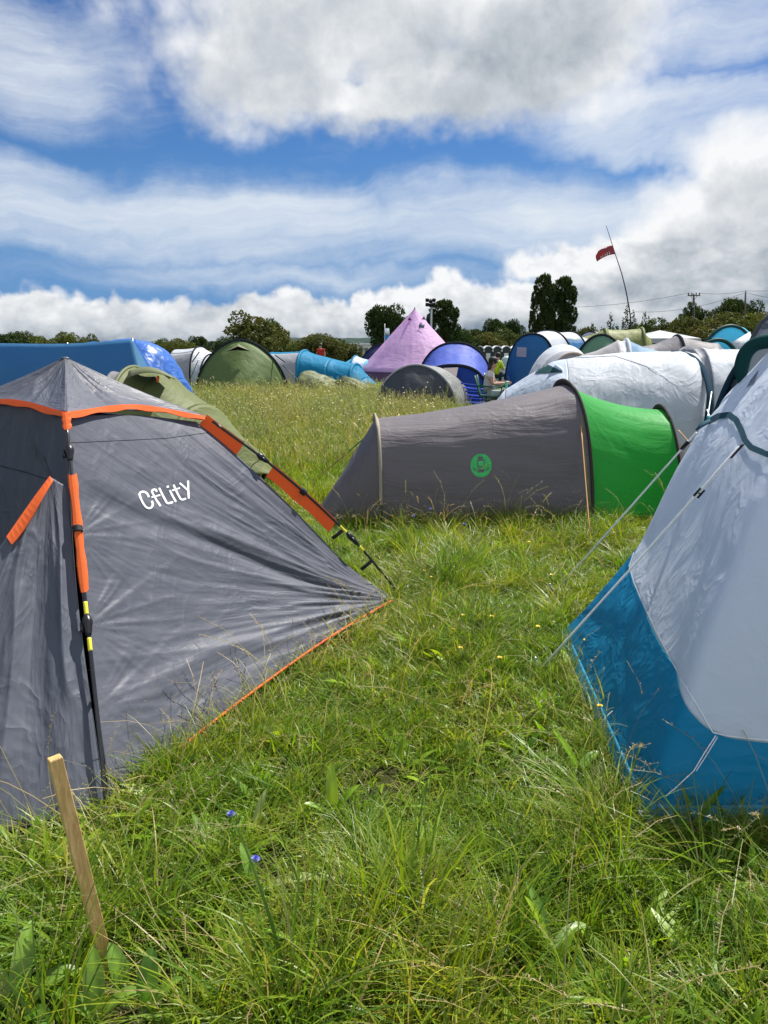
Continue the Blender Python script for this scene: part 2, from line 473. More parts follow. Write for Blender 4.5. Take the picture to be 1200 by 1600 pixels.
q = VP-np.array(V0+Vector((.03, 0, .15))); rr = np.linalg.norm(q, axis=2); tt = np.arctan2(q@np.array([.86, .5, 0]), -q[..., 2])
N = normals(VP)
VP = VP+N*(((fbm(tt*9, rr*1.1, 33)-.5)*.05+ridge(tt*5, rr*.9, 36)*.03)*np.clip(np.sin(np.pi*uu)*3, 0, 1)*np.clip(vv*5, 0, 1)*np.clip((1-vv)*3, .1, 1))[..., None]
gridobj('porch_wall', VP, F_GREYF, HT, np.stack([rr, tt*1.5], 2))
MB().tube([Vector(p)+Vector((0, -.01, .012)) for p in vb], .007, 5).build('hem', BLACKF, HT)
# orange flap on the porch edge
fl = MB(); rows = []
for k, t in enumerate(np.linspace(0, 1, 14)):
    i = (len(vl)-1)-t*6.6; p = Vector(vl[int(i)]).lerp(Vector(vl[min(int(i)+1, 39)]), i-int(i))
    w = .010+.048*math.sin(math.pi*min(1, t*.72+.10))**.9
    rows.append((p+Vector((.004, -.012, .004)), p+Vector((w*.80, -.012-w*.42, -.012+.012*math.sin(t*5)))))
V = [p for rw in rows for p in rw]
fl.add(V, [(2*i, 2*i+1, 2*i+3, 2*i+2) for i in range(len(rows)-1)])
o = fl.build('door_flap', ORANGE, HT, smooth=False); md = o.modifiers.new('t', 'SOLIDIFY'); md.thickness = .004
# roof cap, four panels meeting at the hub
capc = []
for p, q_, sd in ((a1, b1, 1), (b1, c1, 2), (c1, d1, 3), (d1, a1, 4)):
    out = ((p+q_)/2-PK); out.z = 0; out.normalize()
    e = bez([p, p.lerp(q_, .5)+Vector((0, 0, .045))-out*.05, q_], 50)
    tt_ = np.linspace(.02, 1, 50)[:, None, None]
    Pp = np.array(PK)*(1-tt_)+e[None]*tt_
    uu = np.linspace(0, 1, 50)[None]; tv = np.linspace(0, 1, 50)[:, None]
    Pp[..., 2] -= .05*np.sin(np.pi*uu)*np.sin(np.pi*tv*.8)+.012*np.sin(np.pi*tv)
    ang = uu*9+0*tv
    Pp[..., 2] += ((fbm(ang, tv*1.2, 50+sd)-.5)*.04+ridge(ang*.5, tv*1.0, 57+sd)*.02)*np.sin(np.pi*uu)*np.sin(np.pi*np.clip(tv, 0, 1))
    gridobj('roof_panel', Pp, F_GREY, HT, np.stack([1.2*tv+0*uu, uu*1.2+0*tv], 2))
    capc.append(e)
for e in capc:
    out = np.array(e[25])-np.array(PK); out[2] = 0; out /= np.linalg.norm(out)
    rows = [(Vector(p)+Vector(out)*.004, Vector(p)+Vector(out)*(.015)+Vector((0, 0, -.026-.004*math.sin(i*.5)))) for i, p in enumerate(e)]
    V = [p for rw in rows for p in rw]
    o = MB().add(V, [(2*i, 2*i+1, 2*i+3, 2*i+2) for i in range(len(rows)-1)]).build('trim_strip', ORANGE, HT, smooth=False)
    md = o.modifiers.new('t', 'SOLIDIFY'); md.thickness = .004
MB().ball(PK+Vector((0, 0, -.006)), (.022, .022, .010)).build('hub_cap', F_GREY, HT)
# telescopic legs in orange sleeves
def leg(p0, p1, bow, marks):
    out = Vector(((p0.x+p1.x)/2-ctr.x, (p0.y+p1.y)/2-ctr.y, 0)).normalized()
    cv = bez([p0, p0.lerp(p1, .33)+(out*.9+Vector((0, 0, .6)))*bow, p0.lerp(p1, .67)+(out*.9+Vector((0, 0, .6)))*bow, p1], 60)
    at = lambda t_: (lambda t: Vector(cv[min(59, int(t*59))]).lerp(Vector(cv[min(59, int(t*59)+1)]), t*59-int(t*59)))(max(0.0, t_))
    PO = MB().tube([at(t) for t in np.linspace(.03, 1, 24)], .0075, 8).build('leg_pole', BLACKP, HT)
    side = (p1-p0).cross(out).normalized()
    for kind, t0, t1 in marks:
        pts = [at(t) for t in np.linspace(t0, t1, 10)]
        if kind == 'web':
            rows = [[p+out*.010+Vector((0, 0, .006)), p-out*.004-Vector((0, 0, .016)), p-out*.022-Vector((0, 0, .040-.003*math.sin(i*1.3))), p-out*.040-Vector((0, 0, .062-.004*math.sin(i*1.3)))] for i, p in enumerate(pts)]
            V = [x for rw in rows for x in rw]
            o = MB().add(V, [(4*i+k, 4*i+k+1, 4*i+4+k+1, 4*i+4+k) for i in range(9) for k in range(3)]).build('pole_sleeve', ORANGE, PO, smooth=False)
            md = o.modifiers.new('t', 'SOLIDIFY'); md.thickness = .003
        elif kind == 'sleeve':
            # webbing folded round the pole and sewn to the wall
            rows = []
            for i, p in enumerate(pts):
                f = .9+.12*math.sin(i*1.9)
                rows.append([p-side*.021*f-out*.022, p-side*.011*f+out*.008, p+out*.010, p+side*.013*f+out*.007, p+side*.019*f-out*.022])
            V = [x for rw in rows for x in rw]
            o = MB().add(V, [(5*i+k, 5*i+k+1, 5*i+5+k+1, 5*i+5+k) for i in range(9) for k in range(4)]).build('pole_sleeve', ORANGE, PO, smooth=False)
            md = o.modifiers.new('t', 'SOLIDIFY'); md.thickness = .003
        elif kind == 'joint':
            b = MB().tube(pts, [.010, .014, .018, .02, .019, .017, .015, .014, .012, .009], 8)
            b.tube([pts[3]+side*.02, pts[7]+side*.022], .007, 6).build('joint', BLACK, PO)
        elif kind == 'strap':
            MB().tube(pts, .0205, 8).build('strap', BLACKF, PO)
        elif kind == 'mark':
            MB().tube(pts, .0082, 8).build('yellow_mark', YELLOW, PO)
        elif kind == 'tab':
            p = at(t0); q = p-out*.075-Vector((0, 0, .05))
            w = (p1-p0).normalized()*.012
            o = MB().add([p-w, p+w, q+w, q-w], [(0, 1, 2, 3)]).build('tab', BLACKF, PO); md = o.modifiers.new('t', 'SOLIDIFY'); md.thickness = .003
leg(a1+Vector((0, -.01, -.0)), A+Vector((.005, -.03, -.01)), .012, [('sleeve', .0, .055), ('joint', .10, .15), ('sleeve', .19, .50), ('strap', .335, .35), ('mark', .525, .555), ('joint', .555, .605), ('mark', .61, .64), ('tab', .74, .74)])
leg(b1+Vector((.01, 0, 0)), B+Vector((.045, .10, -.02)), .055, [('web', -.03, .15), ('joint', .21, .255), ('web', .275, .575), ('strap', .405, .425), ('mark', .60, .635), ('joint', .64, .70), ('mark', .71, .735), ('tab', .79, .79), ('tab', .62, .62)])
leg(d1, A2, .02, [('sleeve', 0, .06), ('joint', .1, .15), ('sleeve', .2, .5)])
leg(c1, C_, .02, [('sleeve', 0, .06), ('joint', .1, .15), ('sleeve', .2, .5)])
# hind walls, sharing the curved side edges
ic, id_ = inw(c1, .03, -.02), inw(d1, .035, -.02)
ec = bez([C_, C_.lerp(ic, .5)+Vector((.02, -.06, 0)), ic], 40)
Pp = coons(resample(np.array([B, C_]), 20), resample(np.array([ib, ic]), 20), resample(rgt, 30), resample(ec, 30), 40, 40)
gridobj('hind_wall', Pp+np.array([-.004, .006, -.004]), F_GREY, HT)
Pp = coons(resample(np.array([C_, A2]), 20), resample(np.array([ic, id_]), 20), resample(ec, 30), bez([A2, A2.lerp(id_, .5)+Vector((.05, .03, 0)), id_], 30), 40, 40)
gridobj('hind_wall', Pp, F_GREY, HT)
bvW = bvh_of([W])
# printed name
C2 = lambda l: [(200+x/10, 740+y/10) for x, y in l]
name_strokes = [
 (C2([(318, 372), (300, 325), (262, 292), (220, 284), (183, 300), (172, 330), (184, 370), (215, 440), (245, 490), (280, 530), (320, 545), (355, 535), (378, 505), (380, 475), (366, 430)]), 3.3),
 (C2([(442, 290), (432, 258), (405, 250), (375, 262), (368, 285), (385, 325), (440, 420), (502, 512)]), 3.2),
 (C2([(358, 374), (498, 338)]), 2.3),
 (C2([(480, 226), (540, 350), (598, 458), (625, 470), (698, 448)]), 3.2),
 (C2([(645, 262), (690, 350), (742, 446)]), 3.2), (C2([(596, 212), (634, 204)]), 3.3),
 (C2([(705, 178), (765, 310), (815, 398), (845, 412), (902, 392)]), 3.2), (C2([(680, 268), (805, 228)]), 2.3),
 (C2([(800, 150), (860, 200), (922, 258)]), 3.0), (C2([(932, 114), (936, 250), (942, 394)]), 3.2)]
sew(bvW, name_strokes, .003, 1.6).build('lettering', WHITEP, SW)
# seam under the roof edge and the seam of the door wall
sew(bvW, [([(108, 692), (180, 689), (260, 685), (326, 676)], .8)], .002).build('seam', fabric('slate_seam', (.03, .031, .036), 0, .9, spec=.05), HT)
sew(bvh_of([FW]), [([(0, 728), (40, 738), (100, 757)], 1.6)], .004).build('seam', MATS['slate_seam'], HT)
peg(HT, B+Vector((.05, .11, 0)), STEEL, (.4, .3, .8)); peg(HT, A+Vector((.0, -.05, 0)), STEEL, (.2, -.4, .8))

# ================================================================ tunnel tent, grey body and green porch
F_T2 = fabric('warm_grey_polyester', (.150, .136, .147), .20, .55, (1.5, 13), .5, .15, .05, .25, tcol=(.19, .165, .17))
F_GRN = fabric('bright_green_polyester', (.10, .52, .14), .64, .5, (1.5, 10), .32, .18, .04, .22, tcol=(.26, .86, .33))
F_SAND = fabric('sand_webbing', (.30, .26, .20), .1, .7, (3, 3), .2, .2, .15)
F_BRN = fabric('brown_sleeve', (.050, .044, .042), .0, .85, (3, 3), .2, .2, .15, .06)
TT = thing('tunnel_tent', 'low tunnel tent with dark grey body and bright green end section', 'tent', (1.2, 7.4, 0))
hA = hoop(G(596, 826), D(588, 655, 7.25), (-.10, 7.85, 0), 2.6, 61)
hB = hoop(G(926, 822), D(884, 601, 7.55), (1.78, 8.35, 0), 2.5, 61)
hC = hoop((2.80, 7.05, 0), D(1034, 640, 7.75), (2.95, 8.5, 0), 2.3, 61)
tail = np.array(G(487, 818))
def t2loft(h0, h1, m, seed, sag):
    P = loft(h0, h1, m, sag, 0)
    K = P.shape[1]; t = np.linspace(0, 1, m)[:, None]; a = np.linspace(0, 1, K)[None]
    uv = metric_uv(P); N = normals(P)
    ed = np.clip(np.sin(np.pi*t)*5, 0, 1)*np.clip(a*8, 0, 1)
    x = uv[..., 1]; y = uv[..., 0]
    d = (fbm(y*7+x*.9, x*.9, seed)-.5)*.022+ridge(y*3.2+x*.55, x*.5, seed+3)*.012*(1-.5*a)+ridge(y*6+x*.3, x*1.4, seed+4)*.004
    # slack near the ground
    d += ridge(y*5-x*.5, x*.8, seed+9)*.025*np.clip(.22-a, 0, 1)*4
    return P+N*(d*ed)[..., None], np.stack([x, y+x*.12], 2)
P1, u1 = t2loft(hA, hB, 120, 70, .03)
P2, u2 = t2loft(hB, hC, 70, 80, .05)
GBD = gridobj('grey_body', P1, F_T2, TT, u1); gridobj('green_porch', P2, F_GRN, TT, u2)
# tail: cloth from the low hoop to one peg
tt_ = np.linspace(0, 1, 40)[:, None, None]
Pt = hA[None]*(1-tt_)+(tail+np.array([0, .05, .015])+(hA[None]-tail)*np.array([.02, .12, .02]))*tt_
uv = metric_uv(Pt); N = normals(Pt)
Pt = Pt+N*((fbm(uv[..., 0]*5, uv[..., 1]*4, 91)-.5)*.03*np.sin(np.pi*tt_[..., 0]))[..., None]
gridobj('tail_panel', Pt, F_T2, TT)
gridobj('front_panel', cap_surf(hC, (.35, -.05, 0), 20, .1), F_T2, TT)
def flatsleeve(h, r, off, name, mat, k0=0, k1=None):
    P = h[k0:k1]; c = (h[0]+h[-1])/2
    pts = [Vector(p+(p-c)/np.linalg.norm(p-c)*off) for p in P]
    return MB().tube(pts, r, 8).build(name, mat, TT)
flatsleeve(hA, .016, .010, 'pole_sleeve', F_SAND, 5)
flatsleeve(hB, .014, .012, 'pole_sleeve', F_BRN)
flatsleeve(hC, .013, .012, 'pole_sleeve', F_BRN)
# raised sleeve ridges standing over the roof
for h, k0, k1, hgt, mt in ((hA, 22, 38, .035, F_SAND), (hB, 24, 40, .035, F_BRN), (hC, 22, 40, .035, F_BRN)):
    c = (h[0]+h[-1])/2; rows = []
    for k in range(k0, k1):
        f = math.sin(math.pi*(k-k0)/(k1-1-k0)); o = (h[k]-c)/np.linalg.norm(h[k]-c)
        rows.append((Vector(h[k]), Vector(h[k]+o*(.02+hgt*f))+Vector((-.015, 0, 0))))
    V = [x for rw in rows for x in rw]
    o = MB().add(V, [(2*i, 2*i+1, 2*i+3, 2*i+2) for i in range(len(rows)-1)]).build('sleeve_ridge', mt, TT)
    md = o.modifiers.new('t', 'SOLIDIFY'); md.thickness = .02; md.offset = 0
bv2 = bvh_of([P1, P2, Pt])
GPR = plain('green_print', (.03, .42, .10), .5)
# round lantern badge: rings and bars in green with the cloth showing through
cx, cy, rx, ry = 751.5, 727.5, 16.5, 18.5
bd = []
for yy in np.arange(-17.5, 18, 1.0):
    w = rx*math.sqrt(max(0, 1-(yy/ry)**2))
    if w < 1: continue
    holes = []
    if -14 < yy < -9: holes.append((-5, 3))        # lantern top
    if 5 < yy < 11: holes.append((-5, 5))        # lantern foot
    if -7.5 < yy < 1.5: holes += [(-6, -4.6), (4.4, 5.8)]
    if abs(yy+8) < .6 or abs(yy-2) < .6: holes.append((-6, 6))
    if 3 < yy < 9: holes += [(-14+(yy-3)*.9, -11.5+(yy-3)*.9), (11-(yy-3)*.9, 13.5-(yy-3)*.9)]
    x = -w
    for h0, h1 in sorted(holes)+[(w, w)]:
        h0 = max(h0, -w); h1 = min(h1, w)
        if h0-x > .8: bd.append(([(cx+x, cy+yy), (cx+h0, cy+yy)], 1.06))
        x = max(x, h1)
sew(bv2, bd, .0045, 1.5).build('lantern_badge', GPR, GBD)
sew(bv2, [([(908, 650), (912, 700), (919, 760), (926, 818)], 3.0)], .006).build('seam_tape', plain('olive_tape', (.14, .13, .05), .6), TT)
# guy ropes
pA = Vector(hA[26]); pB = Vector(hB[16])
rope('guy_rope', D(907, 656, 7.0), G(923, 858)+Vector((0, 0, .02)), .006, ROPEO, TT, 0)
rope('guy_rope', D(577, 690, 7.05), G(503, 800)+Vector((0, 0, .05)), .0055, ROPEO, TT, .0)
rope('guy_rope', D(580, 675, 7.5), D(545, 705, 7.6), .007, ROPEG, TT, 0)
rope('guy_rope', D(545, 705, 7.6), G(478, 762)+Vector((0, 0, .02)), .005, ROPEY, TT, 0)
rope('guy_rope', D(541, 709, 7.6), G(482, 764)+Vector((0, 0, .02)), .005, ROPEY, TT, 0)
rope('pole_end', Vector(hA[5]), Vector(hA[0])+Vector((.02, -.03, -.02)), .009, BLACKP, TT, 0)
MB().box(D(572, 697, 7.05), (.05, .02, .025), Matrix.Rotation(-.9, 3, 'Y')).build('slider', BLACK, TT)
for px, py in ((923, 858), (503, 800), (480, 763)): peg(TT, G(px, py), STEEL, (-.2, -.2, .8))
rope('guy_rope', D(1060, 672, 7.7), D(1092, 708, 7.2), .005, ROPEO, TT, 0)

# ================================================================ right hand tent: white over blue
F_WHT = fabric('white_polyester', (.74, .78, .84), .54, .52, (2.2, 6), .13, .30, .03, .15, tcol=(.84, .90, .98), cscale=4.5, tb=False)
F_BLU = fabric('blue_groundsheet', (.012, .24, .40), .56, .48, (2, 7), .35, .6, .12, .3, tcol=(.03, .72, .95), cscale=5, tb=False)
F_BLUL = fabric('light_blue_tape', (.035, .27, .44), .2, .4, (2, 5), .3, .4, .1)
F_TEAL = fabric('dark_teal_webbing', (.028, .075, .105), .05, .85, (3, 3), .2, .2, .1, .06)
F_DGRN = fabric('dark_green_sleeve', (.012, .055, .055), .05, .85, (3, 3), .25, .3, .1, .06)
DT = thing('dome_tent', 'white dome tent with blue lower walls and white guy ropes, cut by the frame', 'tent', (2.1, 3.4, 0))
K_ = (2.3, 3.45, 1.92)
pole_far = bez([(1.02, 4.13, 0), (1.20, 4.07, .27), (1.377, 4.0, .559), (1.55, 3.88, 1.095), (1.625, 3.81, 1.27), (1.745, 3.73, 1.47), (1.93, 3.6, 1.72), K_], 80)
pole_nr = bez([(.905, 2.355, 0), (1.10, 2.50, .5), (1.36, 2.72, 1.05), (1.68, 2.98, 1.52), (1.97, 3.2, 1.78), K_], 80)
pole_rt = bez([(3.25, 2.42, 0), (3.1, 2.55, .5), (2.95, 2.75, 1.05), (2.75, 3.0, 1.52), (2.5, 3.3, 1.83), K_], 80)
pole_bk = bez([(3.35, 4.35, 0), (3.2, 4.2, .5), (3.0, 4.05, 1.05), (2.8, 3.85, 1.52), (2.55, 3.6, 1.83), K_], 80)
NS = 150; NP = 361
def at_s(pole, s):
    x = s*(len(pole)-1); i = np.clip(x.astype(int), 0, len(pole)-2); f = (x-i)[..., None]
    return pole[i]*(1-f)+pole[i+1]*f
def dome_pt(phi, s):
    """phi runs round the tent: far-left corner -135 deg, near-left 135 ... ; s climbs it"""
    c, q = np.cos(phi), np.sin(phi); n = 15+16*np.clip(1-s*2.2, 0, 1); q_ = .5**(1/n)
    k = (np.abs(c)**n+np.abs(q)**n)**(-1/n)
    a, b = c*k/q_, q*k/q_          # a: left(-1)..right(1), b: near(-1)..far(1)
    w = lambda x: (1+x)/2
    FL, NL, NR, FR = (at_s(p, s) for p in (pole_far, pole_nr, pole_rt, pole_bk))
    A_, B_ = w(a)[..., None], w(b)[..., None]
    return (1-A_)*B_*FL+(1-A_)*(1-B_)*NL+A_*(1-B_)*NR+A_*B_*FR
phi = np.linspace(math.pi*.62, math.pi*2.62, NP)
# foot of the white cloth: where it meets the blue, carried over from measured spots
sg = np.linspace(0, .9, 120)
PHg, SG = np.meshgrid(phi, sg); Pg0 = dome_pt(PHg, SG)
bv0 = BVHTree.FromPolygons([Vector(p) for p in Pg0.reshape(-1, 3)], gfaces(120, NP))
line = [(1003, 846), (992, 864), (985, 885), (992, 910), (1004, 938), (1030, 992), (1058, 1045), (1088, 1100), (1113, 1144), (1135, 1149), (1160, 1152), (1198, 1156), (1240, 1160)]
kp, ks = [phi[0]], [.20]
for px, py in line:
    h = bv0.ray_cast(CAM, ray(px, py))
    if h[0] is None: continue
    f = h[2]; i, j = f % (NP-1), f//(NP-1)
    kp.append(float(phi[i])); ks.append(float(sg[j]))
o_ = np.argsort(kp); kp = np.array(kp)[o_]; ks = np.array(ks)[o_]
kp = np.r_[kp, kp[-1]+.5, math.pi*1.745, math.pi*1.9, math.pi*2.1, math.pi*2.3, phi[-1]]; ks = np.r_[ks, ks[-1]*.8, .12, .2, .1, .14, .20]
sb = np.interp(phi, kp, ks); sb = np.convolve(np.r_[sb[-3:], sb, sb[:3]], np.ones(5)/5, 'same')[3:-3]
def dome(s0, s1, m):
    t = np.linspace(0, 1, m)[:, None]
    s = s0[None]*(1-t)+s1[None]*t
    ph = phi[None]+0*t
    P = dome_pt(ph, s)
    return P, s, ph
def dwr(P, s, ph, amp, seed):
    N = normals(P); uv = np.stack([(ph-2.6)*1.1, s*2.6], 2)
    O = np.array([1.03, 3.35, .62]); q = P-O; rr = np.linalg.norm(q, axis=2); an = np.arctan2(q[..., 2], np.abs(q[..., 1])+.4*q[..., 0])
    d = (fbm(uv[..., 0]*2.2+uv[..., 1]*1.2, uv[..., 1]*1.5, seed)-.5)*.04
    d += ridge(uv[..., 0]*1.5-uv[..., 1]*1.3, uv[..., 1]*2.0+uv[..., 0], seed+2)*.020
    d += ridge(uv[..., 0]*3.5+uv[..., 1]*2, uv[..., 1]*3.0, seed+4)*.008
    O2 = np.array([1.33, 4.02, .50]); q = P-O2; rr = np.linalg.norm(q, axis=2); an = np.arctan2(q[..., 2]-.0, -q[..., 1])
    return P+N*(d*amp*np.clip(s*30, 0, 1))[..., None], uv
Pl, s_, ph_ = dome(np.zeros(NP), sb, 90); Pl, ul = dwr(Pl, s_, ph_, -.34, 120)
Pu, s_, ph_ = dome(sb, np.full(NP, .995), 200); Pu, uu_ = dwr(Pu, s_, ph_, -.34, 120)
gridobj('lower_wall', Pl, F_BLU, DT, ul); gridobj('upper_wall', Pu, F_WHT, DT, uu_[..., ::-1])
bv3 = bvh_of([Pl, Pu])
# foot tape in lighter blue, welts along edges
def footband(s0, s1, off):
    P, s, ph = dome(np.full(NP, s0), np.full(NP, s1), 6); return P+normals(P)*off
foot = footband(.0, .026, 0)
c0 = np.array([2.1, 3.4, 0]); o = foot-c0; o[..., 2] = 0; o /= np.linalg.norm(o, axis=2, keepdims=True)
gridobj('foot_tape', foot+o*.006, F_BLUL, DT)
sew(bv3, [(line[1:], 2.0)], .006).build('welt', plain('welt_white', (.6, .66, .72), .5), DT)
sew(bv3, [([(1107, 662), (1125, 652), (1142, 650), (1153, 658), (1161, 674), (1167, 690), (1177, 701), (1199, 711), (1230, 720)], 9.5)], .010).build('hem', F_TEAL, DT)
MB().tube([D(1112, 655, 3.72), D(1100, 662, 3.66), D(1088, 672, 3.62)], [.014, .02, .006], 6, flat=.4).build('hem_tab', F_TEAL, DT)
# broad dark green sleeve over the ridge pole
arch = bez([D(1166, 612, 3.70), D(1164, 585, 3.72), D(1169, 563, 3.72), D(1181, 548, 3.70), D(1200, 541, 3.66), D(1235, 540, 3.58), D(1275, 560, 3.5)], 40)
MB().tube([Vector(p)+Vector((-.01, .02, .02)) for p in arch], [.018+.016*min(1, i/8) for i in range(40)], 10).build('ridge_sleeve', F_DGRN, DT)
for k in range(5):
    sew(bv3, [([(1168+k*2.6, 606-k*1.2), (1176+k*2.4, 592-k*3.2)], 1.1)], .004).build('print_mark', plain('grey_print', (.12, .13, .15), .6), DT) if k in (0, 1, 2, 3, 4) else None
g1 = G(845, 1050)+Vector((0, 0, .02)); g2 = G(866, 930)+Vector((0, 0, .02))
s1 = onto(bv3, 1166, 706, .03)
RP = rope('guy_rope', s1, g1, .0052, ROPEW, DT, 0); rope('guy_rope', s1+Vector((-.006, -.004, .006)), g1+Vector((.012, 0, .004)), .004, ROPEW, DT, 0)
s2 = D(1088, 676, 3.66)
RP2 = rope('guy_rope', s2, g2, .0048, ROPEW, DT, 0)
sl = s1.lerp(g1, .17); ax = (g1-s1).normalized(); sd = ax.cross(Vector((0, 1, 0))).normalized()
mb = MB()
for w in (-.009, .009): mb.tube([sl+sd*w-ax*.022, sl+sd*w+ax*.022], .0055, 6)
mb.tube([sl-sd*.009, sl+sd*.009], .006, 6); mb.build('slider', BLACK, RP)
MB().tube([s1-ax*.02, s1+ax*.05], .011, 6, flat=.5).build('pull_tab', BLACK, RP)
MB().tube([s2.lerp(g2, .04), s2.lerp(g2, .075)], .014, 6, flat=.6).build('slider', BLACK, RP2)
# second line from the point of the white cloth to the ground
sew(bv3, [([(1116, 1148), (1098, 1176), (1082, 1203), (1062, 1222), (1040, 1243)], 1.3), ([(1119, 1150), (1102, 1178), (1086, 1203)], 1.0)], .012).build('guy_rope', ROPEW, DT)
for g in (g1, g2, Vector((.9, 2.33, 0)), Vector((1.0, 4.16, 0))): peg(DT, g, STEEL, (-.5, 0, .8))

# ================================================================ wooden stake
m, t, out = newmat('sawn_pine')
co = t.node('ShaderNodeTexCoord').outputs['Object']
gr = t.ramp(t.noise(t.vm('MULTIPLY', co, (90, 90, 6)), 1, 4, .6, .8), .3, .7); sw = t.noise(t.vm('MULTIPLY', co, (8, 8, 170)), 1, 2, .5)
kn = t.noise(co, 11, 2, .5)
c = t.mix(gr, (.42, .25, .085, 1), (.70, .47, .19, 1)); c = t.mix(t.ramp(kn, .68, .74), c, (.14, .07, .03, 1))
c = t.mix(t.m('MULTIPLY', sw, .35), c, (.5, .34, .15, 1))
p = t.node('ShaderNodeBsdfPrincipled', {'Base Color': c, 'Roughness': .7, 'Specular IOR Level': .2, 'Normal': t.node('ShaderNodeBump', {'Strength': .6, 'Distance': .002, 'Height': t.m('ADD', gr, sw)}).outputs[0]})
t.l.new(p.outputs[0], out.inputs[0]); PINE = m
s0 = G(168, 1512); s1 = D(85, 1183, 1.76); ax = (s1-s0).normalized()
w = .0165; e = Matrix.Rotation(.62, 3, 'Z') @ Vector((1, 0, 0)); e = (e-ax*e.dot(ax)).normalized(); f = ax.cross(e)
V = []
for pz, ww in ((s0-ax*.1, w*.9), (s0+ax*.2, w), (s1-ax*.003, w), (s1, w*.88)):
    V += [pz+e*a*ww+f*b*ww for a, b in ((-1, -1), (1, -1), (1, 1), (-1, 1))]
Fs = [(4*i+k, 4*i+(k+1) % 4, 4*i+4+(k+1) % 4, 4*i+4+k) for i in range(3) for k in range(4)]+[(12, 13, 14, 15), (3, 2, 1, 0)]
off = s0.copy()
o = mesh('wooden_stake', [v-off for v in V], Fs, PINE, smooth=False); o.location = off
md = o.modifiers.new('b', 'BEVEL'); md.width = .0018; md.segments = 2
tag(o, 'bare sawn wooden stake leaning in the grass in front of the grey tent', 'stake')
# ================================================================ tents further back
def fb(name, rgb, trans=.25, tr=None, **k):
    kw = dict(rough=.55, stretch=(1.2, 5), bump=.6, crease=.5, var=.07, spec=.18, cscale=2.2); kw.update(k)
    return fabric(name, rgb, trans, kw.pop('rough'), kw.pop('stretch'), kw.pop('bump'), kw.pop('crease'), kw.pop('var'), kw.pop('spec'), tcol=tr, **kw)
OLIVE = fb('olive_cloth', (.15, .175, .065), .25, (.16, .2, .05)); OLIVE2 = fb('faded_olive_cloth', (.17, .19, .10), .2)
GREENT = fb('leaf_green_cloth', (.145, .21, .075), .35, (.19, .32, .08)); TEALB = fb('teal_blue_cloth', (.012, .25, .44), .4, (.02, .4, .65))
LGREY = fb('light_grey_cloth', (.36, .37, .40), .3); MGREY = fb('mid_grey_cloth', (.235, .225, .235), .25); DGREY = fb('charcoal_cloth', (.065, .072, .082), .12)
WHITEC = fb('silver_white_cloth', (.68, .71, .74), .46, (.74, .79, .86)); WHITEB = fb('cool_white_cloth', (.56, .63, .72), .35, (.6, .68, .8)); CREAM = fb('cream_cloth', (.50, .48, .42), .3)
BLUEC = fb('royal_blue_cloth', (.022, .075, .33), .45, (.03, .12, .65)); BLUEL = fb('periwinkle_cloth', (.14, .21, .62), .5, (.18, .27, .9)); BLUEM = fb('mid_blue_cloth', (.06, .22, .42), .55, (.09, .38, .68))
SKYB = fb('sky_blue_cloth', (.22, .68, .90), .62, (.32, .9, .99)); PALEB = fb('pale_blue_cloth', (.22, .36, .50), .3); MINT = fb('mint_cloth', (.17, .33, .22), .35)
PINKC = fb('pink_canvas', (.72, .53, .74), .5, (.92, .68, .95), stretch=(1.2, 7), bump=.5); NAVY = fb('navy_cloth', (.012, .035, .07), .12); DKGRN = fb('dark_green_cloth', (.012, .06, .06), .15)
WINDB = fb('windbreak_blue', (.09, .25, .40), .60, (.16, .50, .74), stretch=(.6, 2), bump=.25, crease=.1); TARPB = fb('shiny_tarp_blue', (.06, .20, .58), .40, (.09, .34, .9), rough=.38, bump=.8, crease=.7, cscale=2, spec=.5, stretch=(2, 5))
TAUPE = fb('taupe_binding', (.30, .25, .20), 0, stretch=(3, 3), spec=.05, rough=.9); MESHG = fb('grey_mesh', (.10, .12, .16), .2); BLKB = fb('black_binding', (.018, .022, .03), 0, stretch=(3, 3), spec=.05, rough=.9); NAVYB = fb('navy_binding', (.015, .04, .065), 0, stretch=(3, 3), spec=.05, rough=.9)
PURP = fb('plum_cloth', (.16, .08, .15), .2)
LIMEO = fb('lime_olive_cloth', (.26, .29, .10), .35, (.35, .4, .1))

# olive tent with hooded vent right behind the hub tent
T, Ps = tent('tunnel_tent', 'olive green tent with hooded vent, directly behind the slate grey tent', 'tent',
    [hp(176, 8.6, -.1, .9, 580, 2.2), hp(207, 8.5, .05, 1.0, 573, 2.2), hp(255, 8.5, .2, 1.0, 584, 2.0), hp(314, 8.5, .3, .85, 632, 2.0), hp(366, 8.5, .3, .55, 690, 2.0), hp(402, 8.5, .3, .32, 742, 2.0)], [MGREY, OLIVE, OLIVE, OLIVE, OLIVE], [1], OLIVE2, sr=.02, wr=.014, seed=3, caps=[(0, (-.4, 0, 0), MGREY)])
hd = MB(); rows = []
for i in range(13):
    f = i/12; a = math.pi*f
    e = D(198+f*76, 597-34*math.sin(a*.5+.25)**1.2*(1-f*.55)+f*10, 7.75)
    b = D(205+f*60, 578+f*14-10*math.sin(a), 8.35)
    rows.append((b, b.lerp(e, .5)+Vector((0, 0, .03)), e))
_rows(hd, rows); o = hd.build('vent_hood', OLIVE2, T); o.modifiers.new('t', 'SOLIDIFY').thickness = .006
MB().tube([D(247, 588, 7.8), D(246, 597, 7.78)], [.03, .024], 6, flat=.4).build('toggle', ORANGE, T)
rope('guy_rope', D(384, 690, 8.2), G(440, 744), .005, ROPEY, T, 0)

